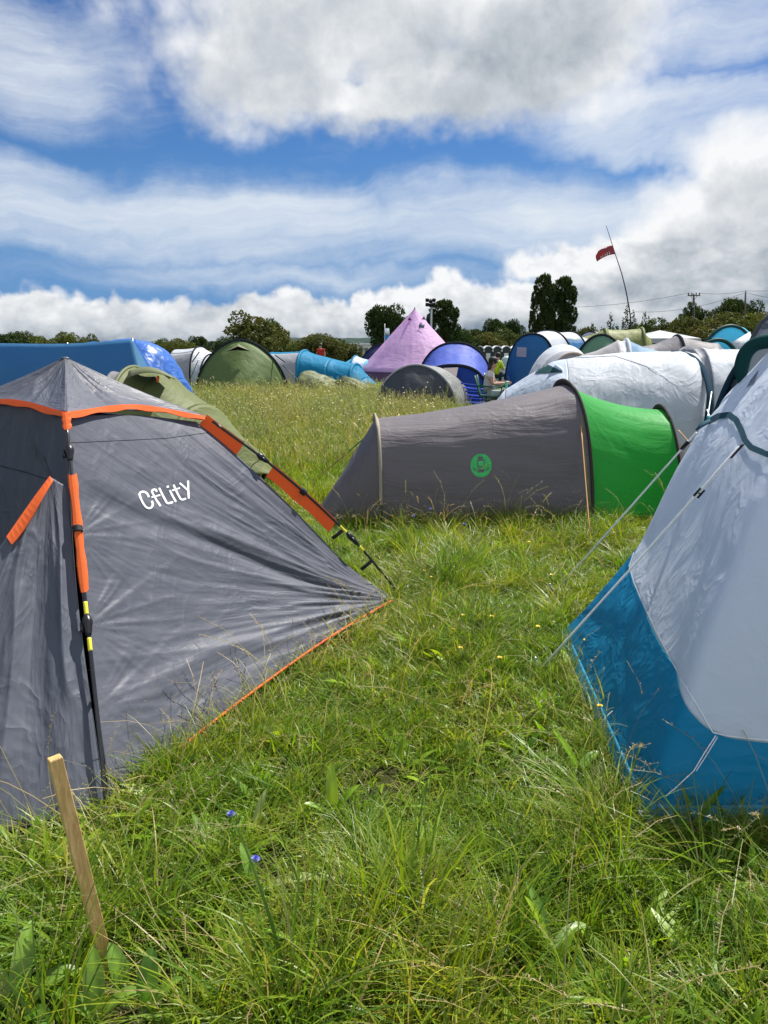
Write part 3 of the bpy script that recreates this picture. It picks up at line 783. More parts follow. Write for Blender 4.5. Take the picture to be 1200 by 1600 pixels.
# blue windbreak wall and the tarp heap next to it
ridge_ = [Vector((D(-330, 545, 14).x, 14, 1.62)), D(-60, 536, 14), D(100, 537, 14), D(206, 530, 14)]
R_ = bez(ridge_, 60); F_ = bez([Vector((R_[0][0], 13.2, 0)), Vector((D(228, 575, 13.2).x+.12, 13.1, 0))], 60)
WT = thing('tarp_shelter', 'plain blue fabric wall of a shelter behind the slate grey tent', 'shelter', (-7, 14, 0))
Pw = coons(F_, R_, bez([F_[0], R_[0]], 20), bez([F_[-1], R_[-1]], 20), 90, 24)
Pw[..., 1] += .02*np.sin(np.linspace(0, 30, 90))[None]*np.linspace(0, 1, 24)[::-1][:, None]
gridobj('wall_panel', Pw, WINDB, WT)
Bk = F_+np.array([.0, 2.0, 0]); Pw = coons(R_, Bk, bez([R_[0], Bk[0]], 20), bez([R_[-1], Bk[-1]], 20), 60, 20); gridobj('back_panel', Pw, WINDB, WT)
mesh('end_panel', [F_[-1], R_[-1], Bk[-1]], [(0, 1, 2)], WINDB, WT, uv=[(0, 0), (1, 1), (2, 0)], thick=.003)
for i in (20, 40, 59): MB().tube([Vector(R_[i])+Vector((0, .02, .02)), Vector((R_[i][0], 14.02, 0))], .016, 6).build('pole', STEEL, WT)
T, Ps = tent('tarp_cover', 'crumpled shiny blue tarpaulin thrown over gear, right of the blue wall', 'tarpaulin',
    [hp(120, 17, 0, 1.0, 537, 3), hp(160, 17, 0, 1.0, 532, 2.4), hp(205, 17, .05, 1.0, 529, 2.2), hp(240, 17, .1, 1.0, 536, 2.4), hp(264, 17, .1, .9, 556, 2.2), hp(284, 17, .1, .8, 592, 2)], [TARPB]*5, [], None, wr=.05, sag=.0, seed=9, m=80, blend=True, caps=[(5, (.12, 0, 0), TARPB), (0, (-.3, 0, 0), TARPB)])

# white and grey tent
T, Ps = tent('tunnel_tent', 'small white and grey tunnel tent between blue tarpaulin and green dome tent', 'tent',
    [hp(276, 30, .05, 1.3, 546, 2.6), hp(312, 30, .1, 1.4, 542, 2.6), hp(332, 30, .25, 1.3, 553, 2.4)], [(LGREY, WHITEC, WHITEC, (.34, .8)), WHITEC], [1, 2], BLKB, sr=.03, caps=[(0, (-.5, 0, 0), LGREY), (2, (.9, -.3, 0), WHITEC)], seed=12)
# green dome tent
hG = hp(375, 26.5, 1.58, -.05, 531, 1.75)
T, Ps = tent('dome_tent', 'leaf green dome tent with small black vent, standing in the flowering grass', 'tent',
    [hG, hp(382, 27.5, 1.45, 0, 536, 1.9), hp(392, 29.0, 1.1, 0, 562, 2)], [GREENT, GREENT], [0], BLKB, sr=.05, caps=[(0, (.05, -1.5, 0), GREENT), (2, (0, .8, 0), GREENT)], seed=15, wr=.03)
mb = MB(); 
v = [D(353, 549, 25.9), D(372, 537, 26.0), D(391, 548, 25.9), D(372, 541, 25.55)]
mb.add(v, [(0, 3, 1), (3, 2, 1)]); o = mb.build('vent_hood', OLIVE2, T, smooth=False); o.modifiers.new('t', 'SOLIDIFY').thickness = .01
MB().add([D(354, 549, 25.88), D(372, 540, 25.9), D(391, 549, 25.88), D(371, 547, 25.7)], [(0, 3, 1), (3, 2, 1)]).build('vent_mesh', BLACKF, T, smooth=False)
for px, py, g in ((441, 570, (478, 606)), (311, 560, (292, 604))): rope('guy_rope', D(px, py, 26.4), D(*g, 25.8), .012, BLACKP, T, 0)
for px0, py0, px1, py1 in ((430, 555, 446, 566), (312, 549, 300, 566)): rope('vent_strut', D(px0, py0, 26.5), D(px1, py1, 26.2), .02, BLACKP, T, 0)
# teal tunnel
T, Ps = tent('tunnel_tent', 'long teal blue tunnel tent with grey side, behind the flowering grass', 'tent',
    [hp(424, 33, .1, 1.4, 550, 2.6), hp(476, 33, .2, 1.5, 548, 2.6), hp(520, 32.6, .25, 1.3, 561, 2.4), hp(556, 32.3, .25, 1.1, 569, 2.3), hp(573, 32, .3, .7, 590, 2)], [(LGREY, TEALB, TEALB, (.36, .8)), TEALB, TEALB, TEALB], [1, 3], TEALB, sr=.06, caps=[(0, (-.8, 0, 0), LGREY), (4, (.4, -.2, 0), TEALB)], seed=18, wr=.02)
T, Ps = tent('dome_tent', 'little teal and white tent peeping out between teal tunnel and pink bell tent', 'tent',
    [hp(540, 36, .2, .9, 566, 2), hp(556, 36, .3, 1.0, 556, 2), hp(575, 36, .3, .8, 562, 2)], [SKYB, WHITEB], [1], TEALB, sr=.04, seed=19, caps=[(0, (-.5, -.2, 0), SKYB), (2, (.5, 0, 0), SKYB)])
T, Ps = tent('dome_tent', 'dark navy tent half hidden behind the pink bell tent', 'tent',
    [hp(596, 41, 1.25, .2, 538, 1.9), hp(602, 42.5, 1.2, .2, 541, 2)], [NAVY], [0], BLKB, sr=.04, seed=20, caps=[(0, (-.6, -1.0, 0), fb('dusk_blue_cloth', (.03, .035, .11), .2)), (1, (0, .8, 0), NAVY)])
# collapsed olive tent
T, Ps = tent('collapsed_tent', 'half collapsed faded olive tent sagging among the tall flowers', 'tent',
    [hp(458, 26, 0, .5, 606, 2), hp(474, 26, .1, .8, 580, 1.8), hp(500, 26, -.1, .9, 584, 2), hp(524, 26, .1, .8, 594, 1.8), hp(545, 25.5, 0, .7, 588, 1.7), hp(580, 25.5, .2, .5, 606, 2)], [OLIVE2]*5, [], None, wr=.07, seed=22, m=60, blend=True)
# pink bell tent
BT = thing('bell_tent', 'tall pale pink bell tent rising above the smaller tents', 'tent', (D(647, 597, 36).x, 36, 0))
n_ = 120; prof = [(2.5, 0, .0), (2.46, .35, 0), (2.44, .60, 0), (2.02, 1.05, .06), (1.50, 1.62, .05), (.99, 2.18, .03), (.50, 2.70, .02), (.10, 3.14, 0), (.03, 3.22, 0)]
pr = bez([(r, z, k) for r, z, k in prof], 60); an = np.linspace(0, 2*math.pi, n_+1)[None]
rr = pr[:, 0][:, None]; zz = pr[:, 1][:, None]
gath = (np.abs(np.sin(an*7))**.7)*.10*np.clip(1-np.abs(zz-.7)/.9, 0, 1)+(fbm(np.broadcast_to(an*16, (60, n_+1)), np.broadcast_to(zz*.5, (60, n_+1)), 66)-.5)*.16*np.clip(1-zz/2.6, 0, 1)
gath = gath-0; gath[:, -1] = gath[:, 0]
R2 = rr-gath*np.clip(rr, 0, 1)
Pb = np.stack([BT.location.x+R2*np.cos(an), 36+R2*np.sin(an), zz+0*an], 2)
uvb = np.stack([an*1.3+0*zz, zz*1.0+0*an], 2)
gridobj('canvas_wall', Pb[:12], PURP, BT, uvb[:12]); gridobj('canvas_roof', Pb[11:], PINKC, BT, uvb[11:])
c = BT.location
MB().tube([Vector((c.x, 36, 3.1)), Vector((c.x, 36, 3.3))], [.06, .02], 8).build('pole_tip', plain('plum_cap', (.2, .08, .18), .6), BT)
for px, py in ((640, 499), (662, 498)):
    p = D(px, py, 35.55); MB().add([p+Vector((-.1, 0, -.03)), p+Vector((.11, 0, -.05)), p+Vector((.01, -.12, .10)), p+Vector((0, .1, .1))], [(0, 1, 2), (0, 2, 3), (1, 3, 2)]).build('vent_hood', plain('violet_flap', (.18, .10, .20), .6), BT, smooth=False)  # small vent flaps in plain dark violet
p = D(659, 509, 35.2); MB().box(p, (.24, .02, .19), Matrix.Rotation(-.5, 3, 'X') @ Matrix.Rotation(.25, 3, 'Y')).build('window_patch', MESHG, BT)
# grey dome, two-tone
T, Ps = tent('dome_tent', 'grey dome tent with charcoal front, in the tall grass before the pink tent', 'tent',
    [hp(650, 19.6, 1.02, -.30, 570, 1.9), hp(672, 20.1, .96, .1, 572, 2), hp(712, 20.7, .62, .4, 597, 2)], [fb('sage_grey_cloth', (.27, .28, .27), .25), fb('sage_grey_cloth2', (.25, .26, .25), .25)], [0], LGREY, sr=.03, seed=25, wr=.03, caps=[(0, (-.30, -.70, 0), DGREY), (2, (.3, -.1, 0), LGREY)])
sleeve(hp(700, 20.5, .72, .3, 588, 2), .02, 'pole_sleeve', BLKB, T)
# periwinkle double-arch tent
ho, hi = hp(712, 22.2, 1.12, 0, 536, 2.3), hp(708, 20.8, .98, 0, 571, 2.5)
T, Ps = tent('tunnel_tent', 'royal blue tent with two black arches and lighter porch roof', 'tent',
    [hp(722, 25, 1.0, .1, 552, 2.2), ho, hi], [BLUEC, BLUEL], [1, 2], BLKB, sr=.05, seed=28, wr=.03, caps=[(2, (.0, -.45, 0), BLUEC), (0, (0, .6, 0), BLUEC)])
p = [D(693, 575, 20.6), D(716, 574, 20.6), D(713, 589, 20.35), D(697, 586, 20.35)]
MB().add(p, [(0, 1, 2, 3)]).build('rolled_door', plain('brown_mesh', (.10, .075, .085), .6), T)
for k in range(6): rope('door_fold', D(700+k*2, 594+k*6, 20.45), D(757, 603+k*5.2, 20.25), .02, BLUEL if k % 2 else BLUEC, T, .03)
rope('pole', D(757, 583, 20.8), D(758, 634, 20.5), .02, BLACKP, T, 0)
# blue and silver tunnel with the window patch
h0 = hp(832, 24, .72, -.5, 522, 2.5)
T, Ps = tent('tunnel_tent', 'silver topped tunnel tent with blue end wall and pale window patch', 'tent',
    [h0, hp(855, 25.2, .75, -1.0, 517, 2.5), hp(888, 26.2, .55, -1.1, 519, 2.5), hp(906, 27, .5, -1.0, 527, 2.4)], [(WHITEC, WHITEC, BLUEM, (.2, .78)), (WHITEC, WHITEC, BLUEM, (.2, .64)), WHITEC], [0, 1, 2], BLKB, sr=.035, seed=31, wr=.02, caps=[(0, (-.55, -.55, 0), BLUEM), (3, (.7, .3, 0), WHITEC)])
bvT = bvh_of(Ps)
sew(bvT, [([(816, 543), (815, 558)], 15)], .02).build('window_patch', fb('window_vinyl', (.34, .33, .38), .2), T)
# silver tent with taupe porch edge
T, Ps = tent('dome_tent', 'low silver tent with a taupe edged porch, behind the large white tent', 'tent',
    [hp(880, 18.5, .95, .1, 538, 2.1), hp(890, 17.2, .85, .15, 548, 2.3), hp(896, 15.8, .62, .1, 552, 2.2)], [WHITEC, LGREY], [2], TAUPE, sr=.03, seed=34, wr=.02, caps=[(2, (-.4, -.7, 0), LGREY), (0, (0, .6, 0), WHITEC)])
mb = MB(); _rows(mb, [(D(852+k*8.5, 551-4*math.sin(k/6*math.pi), 17.6), D(850+k*9, 557-3*math.sin(k/6*math.pi)+(-2 if k > 3 else 0), 16.9)) for k in range(0)] ) if 0 else None
# row behind: mint, small grey, olive, beige/blue, grey
T, Ps = tent('dome_tent', 'dark green tent with mint door panel, just left of the olive tunnel', 'tent',
    [hp(940, 22, .95, .1, 523, 2.0), hp(948, 23.5, .9, .1, 528, 2)], [DKGRN], [0], BLKB, sr=.04, seed=36, wr=.02, caps=[(0, (.1, -.9, 0), MINT), (1, (0, .6, 0), DKGRN)])
T, Ps = tent('dome_tent', 'small grey-white dome tent on the far row under the twin dark trees', 'tent',
    [hp(922, 36, .9, 0, 518, 2.2), hp(928, 38, .9, 0, 518, 2.2)], [LGREY], [0], BLKB, sr=.035, seed=37, caps=[(0, (-.2, -.8, 0), WHITEC), (1, (0, .6, 0), LGREY)])
T, Ps = tent('tunnel_tent', 'lime olive tunnel tent in the row below the flag pole', 'tent',
    [hp(910, 28, .1, 1.0, 527, 2.3), hp(945, 28, .15, 1.1, 514, 2.4), hp(1002, 28, .15, 1.1, 513, 2.4), hp(1016, 28, .4, 1.0, 528, 2.2)], [LIMEO, LIMEO, LIMEO], [1, 2], OLIVE, sr=.06, seed=38, wr=.02, caps=[(0, (-.6, 0, 0), OLIVE), (3, (.5, 0, 0), LIMEO)])
T, Ps = tent('dome_tent', 'beige and pale blue dome tent with a white stripe, behind the white tent', 'tent',
    [hp(905, 15, .1, .7, 556, 2), hp(966, 15, .15, 1.1, 531, 2.0), hp(979, 15, .17, 1.1, 530, 2.0), hp(1038, 15, .2, .8, 550, 2)], [fb('beige_cloth', (.42, .41, .41), .25), WHITEC, PALEB], [2], WHITEC, sr=.03, seed=40, wr=.02, caps=[(0, (-.5, 0, 0), MGREY), (3, (.4, 0, 0), PALEB)])
T, Ps = tent('tunnel_tent', 'long low mid grey tunnel tent behind the white tent', 'tent',
    [hp(1000, 17, 0, .9, 541, 2.2), hp(1058, 17, .1, 1.1, 524, 2.2), hp(1120, 17, .15, 1.0, 536, 2.2), hp(1142, 17, .25, .8, 549, 2.0)], [MGREY, MGREY, MGREY], [1, 3], BLKB, sr=.03, seed=42, wr=.025, caps=[(0, (-.7, 0, 0), MGREY), (3, (.2, -.1, 0), DGREY)])
GZ = thing('gazebo', 'white pyramid roofed gazebo behind the lime olive tunnel tent', 'gazebo', (D(1030, 530, 40).x, 40, 0))
c = GZ.location; hw = 1.5; zt, ze = D(1026, 516, 40).z, D(1026, 529, 40).z
cn = [Vector((c.x+a*hw, 40+b*hw, ze)) for a, b in ((-1, -1), (1, -1), (1, 1), (-1, 1))]
MB().add([Vector((c.x, 40, zt))]+cn, [(0, 1, 2), (0, 2, 3), (0, 3, 4), (0, 4, 1)]).build('roof', WHITEC, GZ, smooth=False)
mb = MB()
for i in range(4): mb.add([cn[i], cn[(i+1) % 4], cn[(i+1) % 4]-Vector((0, 0, .22)), cn[i]-Vector((0, 0, .22))], [(0, 1, 2, 3)])
mb.build('valance', LGREY, GZ, smooth=False)
for p in cn: MB().tube([p, Vector((p.x, p.y, 0))], .025, 6).build('leg', STEEL, GZ)
# sky-blue tent with teal arch
T, Ps = tent('dome_tent', 'sky blue tent with white side panel and dark teal front arch', 'tent',
    [hp(1150, 21.5, 1.0, .2, 509, 2.1), hp(1142, 20.4, 1.02, .15, 509, 2.1)], [SKYB], [1], DKGRN, sr=.045, seed=44, wr=.02, caps=[(1, (-.1, -.7, 0), SKYB), (0, (.2, .9, 0), WHITEC)])
sleeve(hp(1122, 19, .75, .0, 531, 2.2), .05, 'porch_arch', DKGRN, T)
bvT = bvh_of(Ps)
mesh('white_panel', [D(1172, 518, 20.0), D(1142, 536, 19.3), D(1160, 552, 19.2), D(1182, 552, 19.6)], [(0, 1, 2, 3)], WHITEC, T, uv=[(0, 0), (1, 0), (1, 1), (0, 1)], thick=.004)
# big white tent behind the tunnel tent
hb = [hp(790, 10.6, .1, .6, 608, 2.0), hp(846, 10.6, .2, 1.1, 575, 2.0), hp(882, 10.6, .2, 1.3, 561, 2.0), hp(960, 10.6, .2, 1.45, 551, 2.1), hp(1055, 10.5, .25, 1.5, 548, 2.3), hp(1084, 10.5, .32, 1.45, 552, 2.3)]
T, Ps = tent('tunnel_tent', 'large silver white tent with navy arch, behind the green porch', 'tent', hb, [WHITEB, WHITEB, WHITEC, WHITEC, WHITEC], [], NAVYB, wr=.018, seed=46, m=140, blend=True, caps=[(0, (-.6, -.1, 0), WHITEB), (5, (.12, 0, 0), NAVY)])  # cooler white on the left-facing panels paints their shade into the cloth
# the roof edge that runs out over the vent, and navy arch
ar = bez([D(1050, 549, 10.45), D(1070, 552, 10.2), D(1088, 563, 9.9), D(1102, 584, 9.55), D(1109, 612, 9.2), D(1108, 640, 9.05), D(1100, 690, 9.0)], 40)
MB().tube([Vector(p) for p in ar], [.022+.020*min(1, i/10) for i in range(40)], 8, flat=.6).build('arch_sleeve', NAVYB, T)
bvT = bvh_of(Ps)
sew(bvT, [([(853-16*f, 570+13*f), (855+24*f, 570+11.5*f)], 1.6) for f in np.linspace(.15, 1, 9)], .012).build('vent_mesh', DKGRN, T)
pts = [onto(bvT, x, y, o_) for x, y, o_ in ((834, 584, .02), (843, 577, .10), (853, 569.5, .14), (867, 575, .12), (881, 581.5, .02))]; pts2 = [onto(bvT, x, y, .012) for x, y in ((836, 580, ), (846, 572), (856, 564), (868, 570), (880, 577))]
mb = MB(); _rows(mb, [(a_, a_.lerp(b_, .5)+Vector((0, 0, .01)), b_) for a_, b_ in zip(pts, pts2) if a_ and b_]); mb.build('vent_hood', WHITEB, T)
sew(bvT, [([(882, 560), (960, 556), (1010, 572), (1060, 603), (1090, 628)], 1.3)], .008).build('seam', fb('seam_grey', (.35, .38, .42), 0), T)
T, Ps = tent('tunnel_tent', 'white tunnel tent end right of the navy arch', 'tent',
    [hp(1074, 12.6, .1, 1.2, 541, 2.4), hp(1092, 12.5, .2, 1.3, 542, 2.3), hp(1175, 12.3, .2, 1.2, 544, 2.3), hp(1215, 12.3, .2, 1.1, 552, 2.2)], [LGREY, WHITEC, WHITEC], [], WHITEC, wr=.03, seed=50, m=24, caps=[(0, (-.2, 0, 0), LGREY), (3, (.3, 0, 0), WHITEC)])
# navy tent with mesh window, tall grey tent at the edge
hN = hp(1180, 6.9, .44, .12, 552, 2.0)
T, Ps = tent('dome_tent', 'dark navy tent with grey mesh window, squeezed beside the white dome tent', 'tent', [hN, hp(1205, 7.8, .45, .2, 556, 2.0)], [NAVY], [0], NAVYB, sr=.03, seed=52, wr=.012, caps=[(0, (-.05, -.16, 0), NAVY), (1, (0, .4, 0), NAVY)])
bvT = bvh_of(Ps)
sew(bvT, [([(1131, 606), (1163, 604)], (22, 26))], .012).build('mesh_window', fb('window_mesh', (.10, .125, .165), .15), T)
MB().tube([D(1112, 650, 6.6), D(1120, 690, 6.5)], .05, 6, flat=.4).build('skirt_strip', fb('aqua_cloth', (.03, .28, .32), .2), T)
T, Ps = tent('dome_tent', 'tall grey family tent with dark mesh panel, at the frame edge', 'tent', [hp(1226, 6.2, .33, -.08, 486, 2.8), hp(1244, 7.2, .36, .0, 486, 2.8)], [MGREY], [0], DGREY, sr=.016, seed=54, wr=.012, caps=[(0, (-.04, -.16, 0), fb('blue_grey_cloth', (.32, .35, .40), .25)), (1, (0, .4, 0), MGREY)])
bvT = bvh_of(Ps)
sew(bvT, [([(1181, 520), (1186, 510), (1215, 508)], 8)], .01).build('mesh_panel', MESHG, T)
for a, b, mt in (((1112, 612, 9.0), (1098, 702, 7.4), ROPEW), ((1105, 640, 9.0), (1122, 690, 7.3), ROPEW), ((1098, 665, 8.6), (1112, 715, 7.2), ROPEO)): rope('guy_rope', D(*a), D(*b), .006, mt, bpy.data.objects['tunnel_tent'], 0)
T, Ps = tent('dome_tent', 'pale mint tent glimpsed between the seated person and the blue end wall', 'tent', [hp(792, 34, .5, .1, 556, 2.0), hp(797, 35, .5, .1, 558, 2.0)], [fb('pale_mint', (.45, .58, .55), .3)], [], None, seed=57, caps=[(0, (0, -.5, 0), fb('pale_mint', (.45, .58, .55), .3)), (1, (0, .5, 0), MINT)])

# ================================================================ portable toilets, cabin, banner, masts, flag
TW = plain('white_moulding', (.85, .86, .87), .4); TDK = plain('dark_green_moulding', (.02, .035, .035), .45)
def toilet(px, first=[None]):
    Y = 80; z0 = gz(Y); x = D(px, 548, Y).x
    if first[0] is None:
        T = thing('portable_toilet', 'white roofed portable toilet in the far row beyond the seated person', 'toilet', (x, Y, z0), 'portable toilets in a row on the far side')
        MB().box((x, Y, z0+.98), (.96, 1.0, 1.96)).build('cabin', TDK, T, smooth=False)
        MB().box((x, Y-.51, z0+1.3), (.42, .03, .9)).build('door', plain('pale_door', (.7, .72, .7), .5), T, smooth=False)
        n = 12; V = []; 
        for yy in (-.6, .6):
            for k in range(n+1):
                a = math.pi*k/n; V.append((x+.54*-math.cos(a), Y+yy, z0+1.92+.58*math.sin(a)))
        Fc = [(k, k+1, n+2+k, n+1+k) for k in range(n)]+[tuple(range(n+1, 2*n+2))]
        o = MB().add(V, Fc).build('roof', TW, T, smooth=False); o.modifiers.new('t', 'SOLIDIFY').thickness = .09
        MB().add([(x+.5*-math.cos(math.pi*k/n), Y-.48, z0+1.92+.5*math.sin(math.pi*k/n)) for k in range(n+1)], [tuple(range(n, -1, -1))]).build('gable', TDK, T, smooth=False); first[0] = T; return T
    T = first[0].copy(); COL.objects.link(T); T.location.x = x
    for ch in list(first[0].children): c = ch.copy(); COL.objects.link(c); c.parent = T
    return T
for px in (748, 762, 776, 790, 804, 818): toilet(px)
Y = 76; z0 = gz(Y); CB = thing('site_cabin', 'white site cabin beyond the pink bell tent', 'cabin', (D(565, 550, Y).x, Y, z0))
x = CB.location.x; MB().box((x, Y, z0+1.25), (2.1, 3.5, 2.5)).build('wall', plain('cabin_white', (.7, .68, .62), .6), CB, smooth=False)
MB().box((x, Y, z0+2.56), (2.3, 3.7, .14)).build('roof', TW, CB, smooth=False)
for k in range(3): MB().box((x-.6+k*.55, Y-1.77, z0+1.75), (.3, .05, .9)).build('window', plain('cabin_window', (.14, .17, .16), .2), CB, smooth=False)
FB = thing('feather_banner', 'blue and white banner on a pole behind the pink bell tent', 'banner', (D(606, 540, 50).x, 50, gz(50)))
x = FB.location.x; MB().tube([(x-.2, 50, gz(50)), (x-.2, 50, 2.95)], .03, 6).build('pole', STEEL, FB)
mesh('cloth', [D(601, 536, 50), D(610, 536, 50), D(609, 524, 49.9), D(601, 524, 50)], [(0, 1, 2, 3)], TEALB, FB, uv=[(0, 0), (1, 0), (1, 1), (0, 1)], thick=.01)
mesh('top_cloth', [D(601, 523.5, 50), D(609, 523.5, 49.9), D(608, 513, 49.9), D(601.5, 513, 50)], [(0, 1, 2, 3)], WHITEC, FB, uv=[(0, 0), (1, 0), (1, 1), (0, 1)], thick=.01)
# floodlight mast
GALV = plain('galvanised', (.34, .36, .37), .5, .6)
FM = thing('floodlight_mast', 'galvanised floodlight mast with six dark lamp heads behind the pink bell tent', 'mast', (D(673, 545, 60).x, 60, gz(60)))
zt = D(673, 466, 60).z; x = FM.location.x
MB().tube([(x, 60, gz(60)), (x, 60, zt)], [.11, .07], 8).build('pole', GALV, FM)
for k, (a, b) in enumerate(((667.5, 469), (667.5, 476), (673, 471), (673, 477), (678, 469), (678, 476))):
    p = D(a, b, 59.7); hd = MB().box(p, (.26, .16, .24), Matrix.Rotation(.35, 3, 'X')).build('lamp_head', BLACK, FM, smooth=False, bevel=.02)
for zz in (zt-.45, zt-.1): MB().tube([(x-.36, 59.9, zz), (x+.36, 59.9, zz)], .03, 6).build('crossbar', GALV, FM)
# flag
FP = thing('flag_pole', 'thin bending pole flying a dark red flag above the tents', 'flag', (D(986, 545, 40).x, 40, 0))
pl = bez([Vector((D(988, 545, 40).x, 40, 0)), D(986, 512, 40), D(981, 470, 40), D(972, 430, 40), D(960, 393, 40), D(947, 352, 40)], 50)
MB().tube([Vector(p) for p in pl], list(np.linspace(.045, .012, 50)), 6).build('pole', plain('carbon_pole', (.03, .03, .035), .4), FP)
g = []
for i in range(13):
    f = i/12
    a = Vector(D(956.5-f*24+ (2.5*math.sin(f*6) if f > .6 else 0), 383.5+f*13-3.0*math.sin(f*3.1)+(2 if f > .85 else 0), 40)); b = Vector(D(961-f*28, 397+f*11-2*math.sin(f*3.5), 40))
    g.append([a.lerp(b, k/6)+Vector((0, .16*math.sin(f*7+k*.4)*f, 0)) for k in range(7)])
Pg = np.array([[tuple(p) for p in r] for r in g])
FLG = fb('flag_red', (.30, .075, .085), .4, (.5, .13, .14), bump=.4)
gridobj('flag_cloth', Pg, FLG, FP)
bvT = bvh_of([Pg])
# the lettering on it is too small and folded to read: five pale strokes
sew(bvT, [([(938.5+k*3.3, 399.5-k*1.6), (939.3+k*3.3, 404.5-k*1.7)], 1.3) for k in range(5)]+[([(939+k*6.6, 402-k*3.3), (942+k*6.6, 400.5-k*3.3)], 1.0) for k in range(2)], .01, 1).build('pale_marks', plain('flag_pale', (.55, .45, .45), .7), FP)
# utility poles and wires
WOOD = plain('weathered_pole', (.085, .07, .06), .85)
U1 = thing('utility_pole', 'wooden utility pole with crossarm and insulators in front of the hedge', 'utility pole', (D(1087, 540, 110).x, 110, gz(110)), 'utility poles along the hedge')
t1 = D(1084, 459, 110); MB().tube([U1.location, t1], [.17, .12], 8).build('pole', WOOD, U1)
XA = MB().box(t1+Vector((0, -.1, -.25)), (1.7, .12, .14)).build('crossarm', WOOD, U1, smooth=False)
for dx_ in (-.75, -.3, .3, .75): MB().tube([t1+Vector((dx_, -.1, -.2)), t1+Vector((dx_, -.1, .12))], [.06, .09], 6).build('insulator', BLACK, XA)
MB().box(t1+Vector((0, -.25, -1.7)), (.22, .2, .3)).build('junction_box', GALV, U1, smooth=False)
for s in (-.45, .45): MB().tube([t1+Vector((s, -.14, -.3)), t1+Vector((0, -.14, -.95))], .035, 5).build('brace', WOOD, U1)
U2 = thing('utility_pole', 'plain wooden utility pole without crossarm, nearest the frame edge', 'utility pole', (D(1165, 540, 105).x, 105, gz(105)), 'utility poles along the hedge')
t2 = D(1165, 457, 105); MB().tube([U2.location, t2], [.16, .11], 8).build('pole', WOOD, U2); MB().tube([t2, t2+Vector((0, 0, .25))], .05, 6).build('insulator', BLACK, U2)
MS = D(1187, 466, 120); o = MB().tube([Vector((0, 0, 0)), Vector((0, 0, MS.z-gz(120)))], [.06, .02], 6).build('radio_mast', GALV); o.location = (MS.x, 120, gz(120)); tag(o, 'thin bare radio mast above the trees near the frame edge', 'mast')
def wire(a, b, sag, lab):
    a, b = Vector(a), Vector(b); pts = [a.lerp(b, k/24)-Vector((0, 0, sag*4*(k/24)*(1-k/24))) for k in range(25)]
    o = MB().tube([p-a for p in pts], .02, 4).build('overhead_wire', BLACKP); o.location = a; o.data.materials[0] = plain('wire_matt', (.03, .03, .03), .95, spec=0); tag(o, lab, 'wire', 'overhead wires')
wire(D(895, 480, 116), t1+Vector((-.75, -.1, .1)), .35, 'overhead wire running from the left into the crossarmed utility pole')
wire(t1+Vector((.75, -.1, .1)), t2+Vector((0, 0, .2)), .25, 'upper overhead wire between the two utility poles')
wire(D(990, 487, 113), t2, .8, 'lower drooping overhead wire passing under the crossarm to the plain pole')
wire(t2+Vector((0, 0, .2)), D(1290, 443, 100), .3, 'overhead wire leaving the plain pole towards the upper right')
wire(t2, D(1290, 470, 100), .4, 'lower overhead wire leaving the plain pole to the right')
# ================================================================ people
SKIN = plain('skin', (.42, .235, .165), .5, var=.06); HAIR = plain('dark_hair', (.012, .009, .008), .5, var=.3, nscale=60, bump=.5)
TEE = fb('white_tshirt', (.84, .82, .85), .45, bump=.3); TRS = fb('sage_trousers', (.34, .42, .40), .1); CAPM = plain('black_cap', (.012, .012, .014), .7)
DEN = fb('dark_denim', (.02, .03, .06), 0); HIV = fb('hivis_yellow', (.55, .72, .04), .2); REDT = fb('red_top', (.45, .03, .02), .15); SHOE = plain('dark_shoe', (.03, .03, .03), .6)
def skin_mesh(name, joints, edges, radii, mat, parent, sub=2, root=0):
    me = bpy.data.meshes.new(name); me.from_pydata([tuple(j) for j in joints], edges, []); me.update()
    o = bpy.data.objects.new(name, me); COL.objects.link(o)
    md = o.modifiers.new('skin', 'SKIN'); md.use_smooth_shade = True
    for i, r in enumerate(radii):
        v = me.skin_vertices[0].data[i]; v.radius = r if isinstance(r, tuple) else (r, r); v.use_root = (i == root)
    s = o.modifiers.new('sub', 'SUBSURF'); s.levels = sub; s.render_levels = sub
    dg = bpy.context.evaluated_depsgraph_get(); m2 = bpy.data.meshes.new_from_object(o.evaluated_get(dg))
    bpy.data.objects.remove(o)
    m2.polygons.foreach_set('use_smooth', [True]*len(m2.polygons)); m2.name = name
    m2.materials.clear()
    return link(name, m2, mat, parent)
